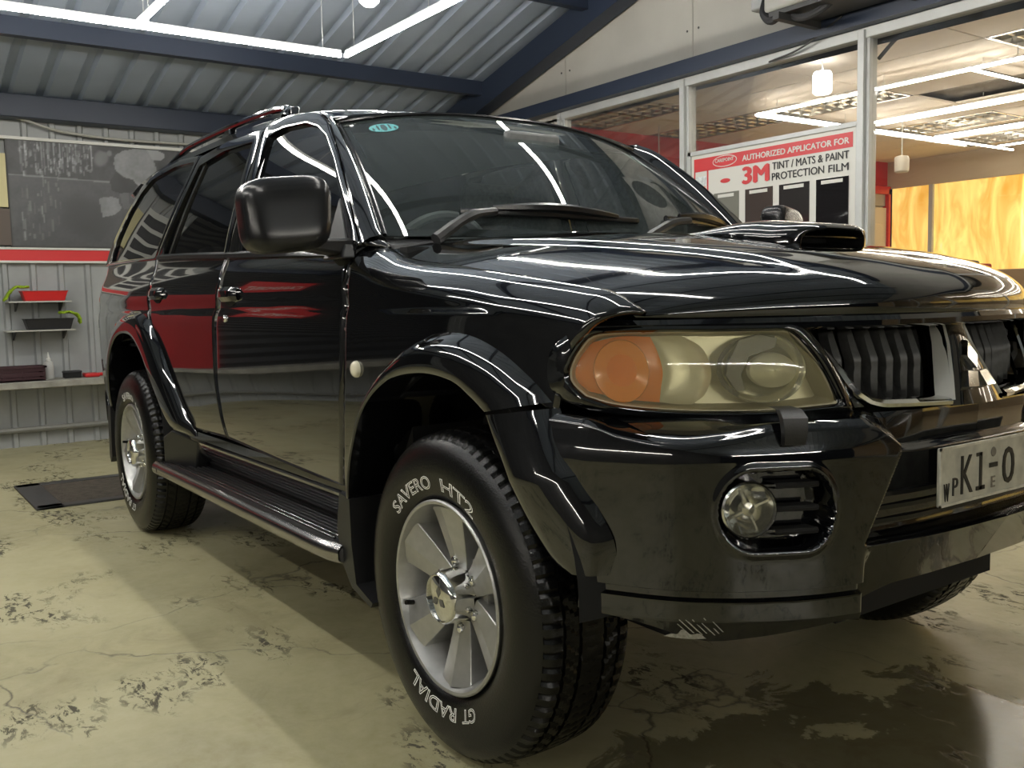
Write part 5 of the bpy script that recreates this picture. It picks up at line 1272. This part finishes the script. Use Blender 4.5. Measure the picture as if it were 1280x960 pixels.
# ---- wheels (axis along y, outside faces -y)
def build_wheel():
    wh = mk('wheel', G().lathe([(.214, -.105), (.219, -.114), (.219, -.120), (.215, -.123), (.209, -.121), (.205, -.112), (.198, -.095), (.188, -.05), (.180, .0), (.178, .10), (.205, .115), (.219, .118)], axis='y', n=96), ALLOY, CAR, recalc=False, out=None, local=True, label='silver six-spoke alloy wheel')
    # orient rim normals toward the axle
    bm = bmesh.new(); bm.from_mesh(wh.data); bmesh.ops.recalc_face_normals(bm, faces=bm.faces); bm.to_mesh(wh.data); bm.free()
    ORG[wh.name] = Vector((0, 0, 0))
    sp = G()
    n = 9
    rows = []
    for t in np.linspace(0, 1, n):
        r = .058+(.204-.058)*t; hw_ = .030+.032*t; yf = -.074-.028*t**1.2; row = []
        for k, (m, dy) in enumerate(((-1.10, .055), (-1.0, .0015), (-.97, 0), (0, -.004-.009*t), (.97, 0), (1.0, .0015), (1.10, .055))):
            a = hw_*m; row.append((a, yf+dy, math.sqrt(max(r*r-a*a*t, 0)) if t > .9 else r))
        rows.append(row)
    sp.grid(rows); 
    spm = None
    for k in range(6):
        a = k*PI/3-.06; ca, sa = math.cos(a), math.sin(a)
        if spm is None:
            o = mk('spoke', sp, ALLOY, wh, local=True, out=(0, -1, 0), ang=14); spm = o.data
        else:
            o = bpy.data.objects.new('spoke', spm); COL.objects.link(o); o.parent = wh
        o.rotation_euler = (0, a, 0)
    mk('hub_disc', G().lathe([(.001, -.060), (.088, -.060), (.092, -.050), (.092, .02)], axis='y', n=48), ALLOY, wh, local=True, out=(0, -1, 0))
    mk('brake_drum', G().lathe([(.001, -.02), (.165, -.02), (.170, .0), (.170, .06)], axis='y', n=40), MATTE, wh, local=True, out=(0, -1, 0))
    # fluted chrome cap
    rows = []
    for r, h, fl_ in ((.060, -.055, .003), (.063, -.075, .004), (.0625, -.100, .0035), (.061, -.122, .002), (.057, -.131, .0005), (.053, -.134, 0), (.052, -.1305, 0), (.050, -.1325, 0), (.001, -.1335, 0)):
        rows.append([(math.cos(2*PI*j/72)*(r-fl_*(.5+.5*math.cos(12*PI*j/72+.6))**2), h, math.sin(2*PI*j/72)*(r-fl_*(.5+.5*math.cos(12*PI*j/72+.6))**2)) for j in range(72)])
    hc = mk('hub_cap', G().grid(rows, cv=True), CHROME, wh, local=True, out=(0, -1, 0), ang=50)
    g = G()
    for k in range(3):
        a = PI/2+k*2*PI/3; L_ = .030; d_ = (math.cos(a), math.sin(a)); n_ = (-d_[1], d_[0]); hw_ = .0095
        q = [(0.002*d_[0], .002*d_[1]), (L_/2*d_[0]+n_[0]*hw_, L_/2*d_[1]+n_[1]*hw_), (L_*d_[0], L_*d_[1]), (L_/2*d_[0]-n_[0]*hw_, L_/2*d_[1]-n_[1]*hw_)]
        g.add([(-u, -.1342, v) for u, v in q], [(0, 1, 2, 3)])
    mk('cap_emblem', g, MATS.get('emblem_dark') or mat('emblem_dark', (.16, .16, .15), .4, .6), wh, local=True, out=(0, -1, 0), smooth=False)
    nut = None
    for k in range(6):
        a = k*PI/3+PI/6+.1; c = (.0765*math.cos(a), 0, .0765*math.sin(a))
        if nut is None:
            o = mk('lug_nut', G().lathe([(.0125, -.055), (.0125, -.082), (.010, -.088), (.005, -.091), (.0005, -.092)], axis='y', n=14), CHROME, wh, local=True, out=(0, -1, 0)); nut = o.data
        else:
            o = bpy.data.objects.new('lug_nut', nut); COL.objects.link(o); o.parent = wh
        o.location = c
    mk('valve', G().tube([(-.175, -.10, -.06), (-.172, -.122, -.055)], .006, 8), RUBBER, wh, local=True, recalc=True)
    # tyre
    prof = [(.213, -.100), (.222, -.113), (.235, -.122), (.25, -.127), (.27, -.1305), (.285, -.131), (.300, -.130), (.318, -.127), (.333, -.122), (.345, -.116), (.353, -.110)]
    rows = []; NT = 300
    for r, h in prof: rows.append([(r*math.cos(2*PI*j/NT), h, r*math.sin(2*PI*j/NT)) for j in range(NT)])
    tw = [-.110, -.108, -.104, -.100, -.096, -.092, -.086, -.080, -.074, -.0735, -.066, -.0655, -.055, -.045, -.036, -.0355, -.028, -.0275, -.02, -.01, 0]
    tw = tw+[-v for v in tw[::-1][1:]]
    def tr(y, j):
        a = abs(y); base = .374-.0018*(a/.05)**2 if a < .085 else .374-.0052-(.0165*((a-.085)/.025)**1.7)
        if .0657 < a < .0738 or .0277 < a < .0358: return base-.008
        if a > .0738:
            ph = j % 4
            if ph == 0: return base-.006
            if ph == 2 and .078 < a < .092: return base-.002
        elif a > .0358:
            if (j+int(a*400)) % 5 == 0: return base-.006
        else:
            if (j+int((y+.03)*300)) % 7 == 0: return base-.004
        return base
    for y in tw[1:-1]: rows.append([(tr(y, j)*math.cos(2*PI*j/NT), y, tr(y, j)*math.sin(2*PI*j/NT)) for j in range(NT)])
    for r, h in prof[::-1]: rows.append([(r*math.cos(2*PI*j/NT), -h, r*math.sin(2*PI*j/NT)) for j in range(NT)])
    mk('tyre', G().grid(rows, cv=True), RUBBER, wh, local=True, recalc=True, ang=25)
    # raised white outlined lettering, reading clockwise with the tops outward (seen from outside, -y)
    def arc_text(t, a0, a1, R_, h, name):
        v_, f_ = text_mesh(t, 1.0, outline=.020)
        x0, x1 = min(p[0] for p in v_), max(p[0] for p in v_); y0, y1 = min(p[1] for p in v_), max(p[1] for p in v_)
        k = h/(y1-y0); o_ = []
        for p in v_:
            a = math.radians(a0+(a1-a0)*(p[0]-x0)/(x1-x0)); rr = R_+(p[1]-(y0+y1)/2)*k
            yy = np.interp(rr, [q[0] for q in prof], [q[1] for q in prof])
            o_.append((rr*math.sin(a), yy-.0008-max(0, p[2])*k*.4, rr*math.cos(a)))
        mk(name, (o_, f_), LETTERW, wh, local=True, smooth=False, label='white outlined tyre lettering')
    arc_text('SAVERO', -50, -7, .258, .031, 'tyre_lettering'); arc_text('HT2', 3, 34, .258, .031, 'tyre_lettering')
    arc_text('GT', 149, 162, .258, .030, 'tyre_lettering'); arc_text('RADIAL', 168, 213, .258, .030, 'tyre_lettering')
    return wh
WH = build_wheel()
WH.location = (0, -.735, .372)
w2 = copy_tree(WH, CAR, (-2.725, -.74, .372)); w2.rotation_euler = (0, .45, 0)
for x in (0, -2.725):
    w3 = copy_tree(WH, CAR, (x, .735, .372)); w3.rotation_euler = (0, 0, PI)
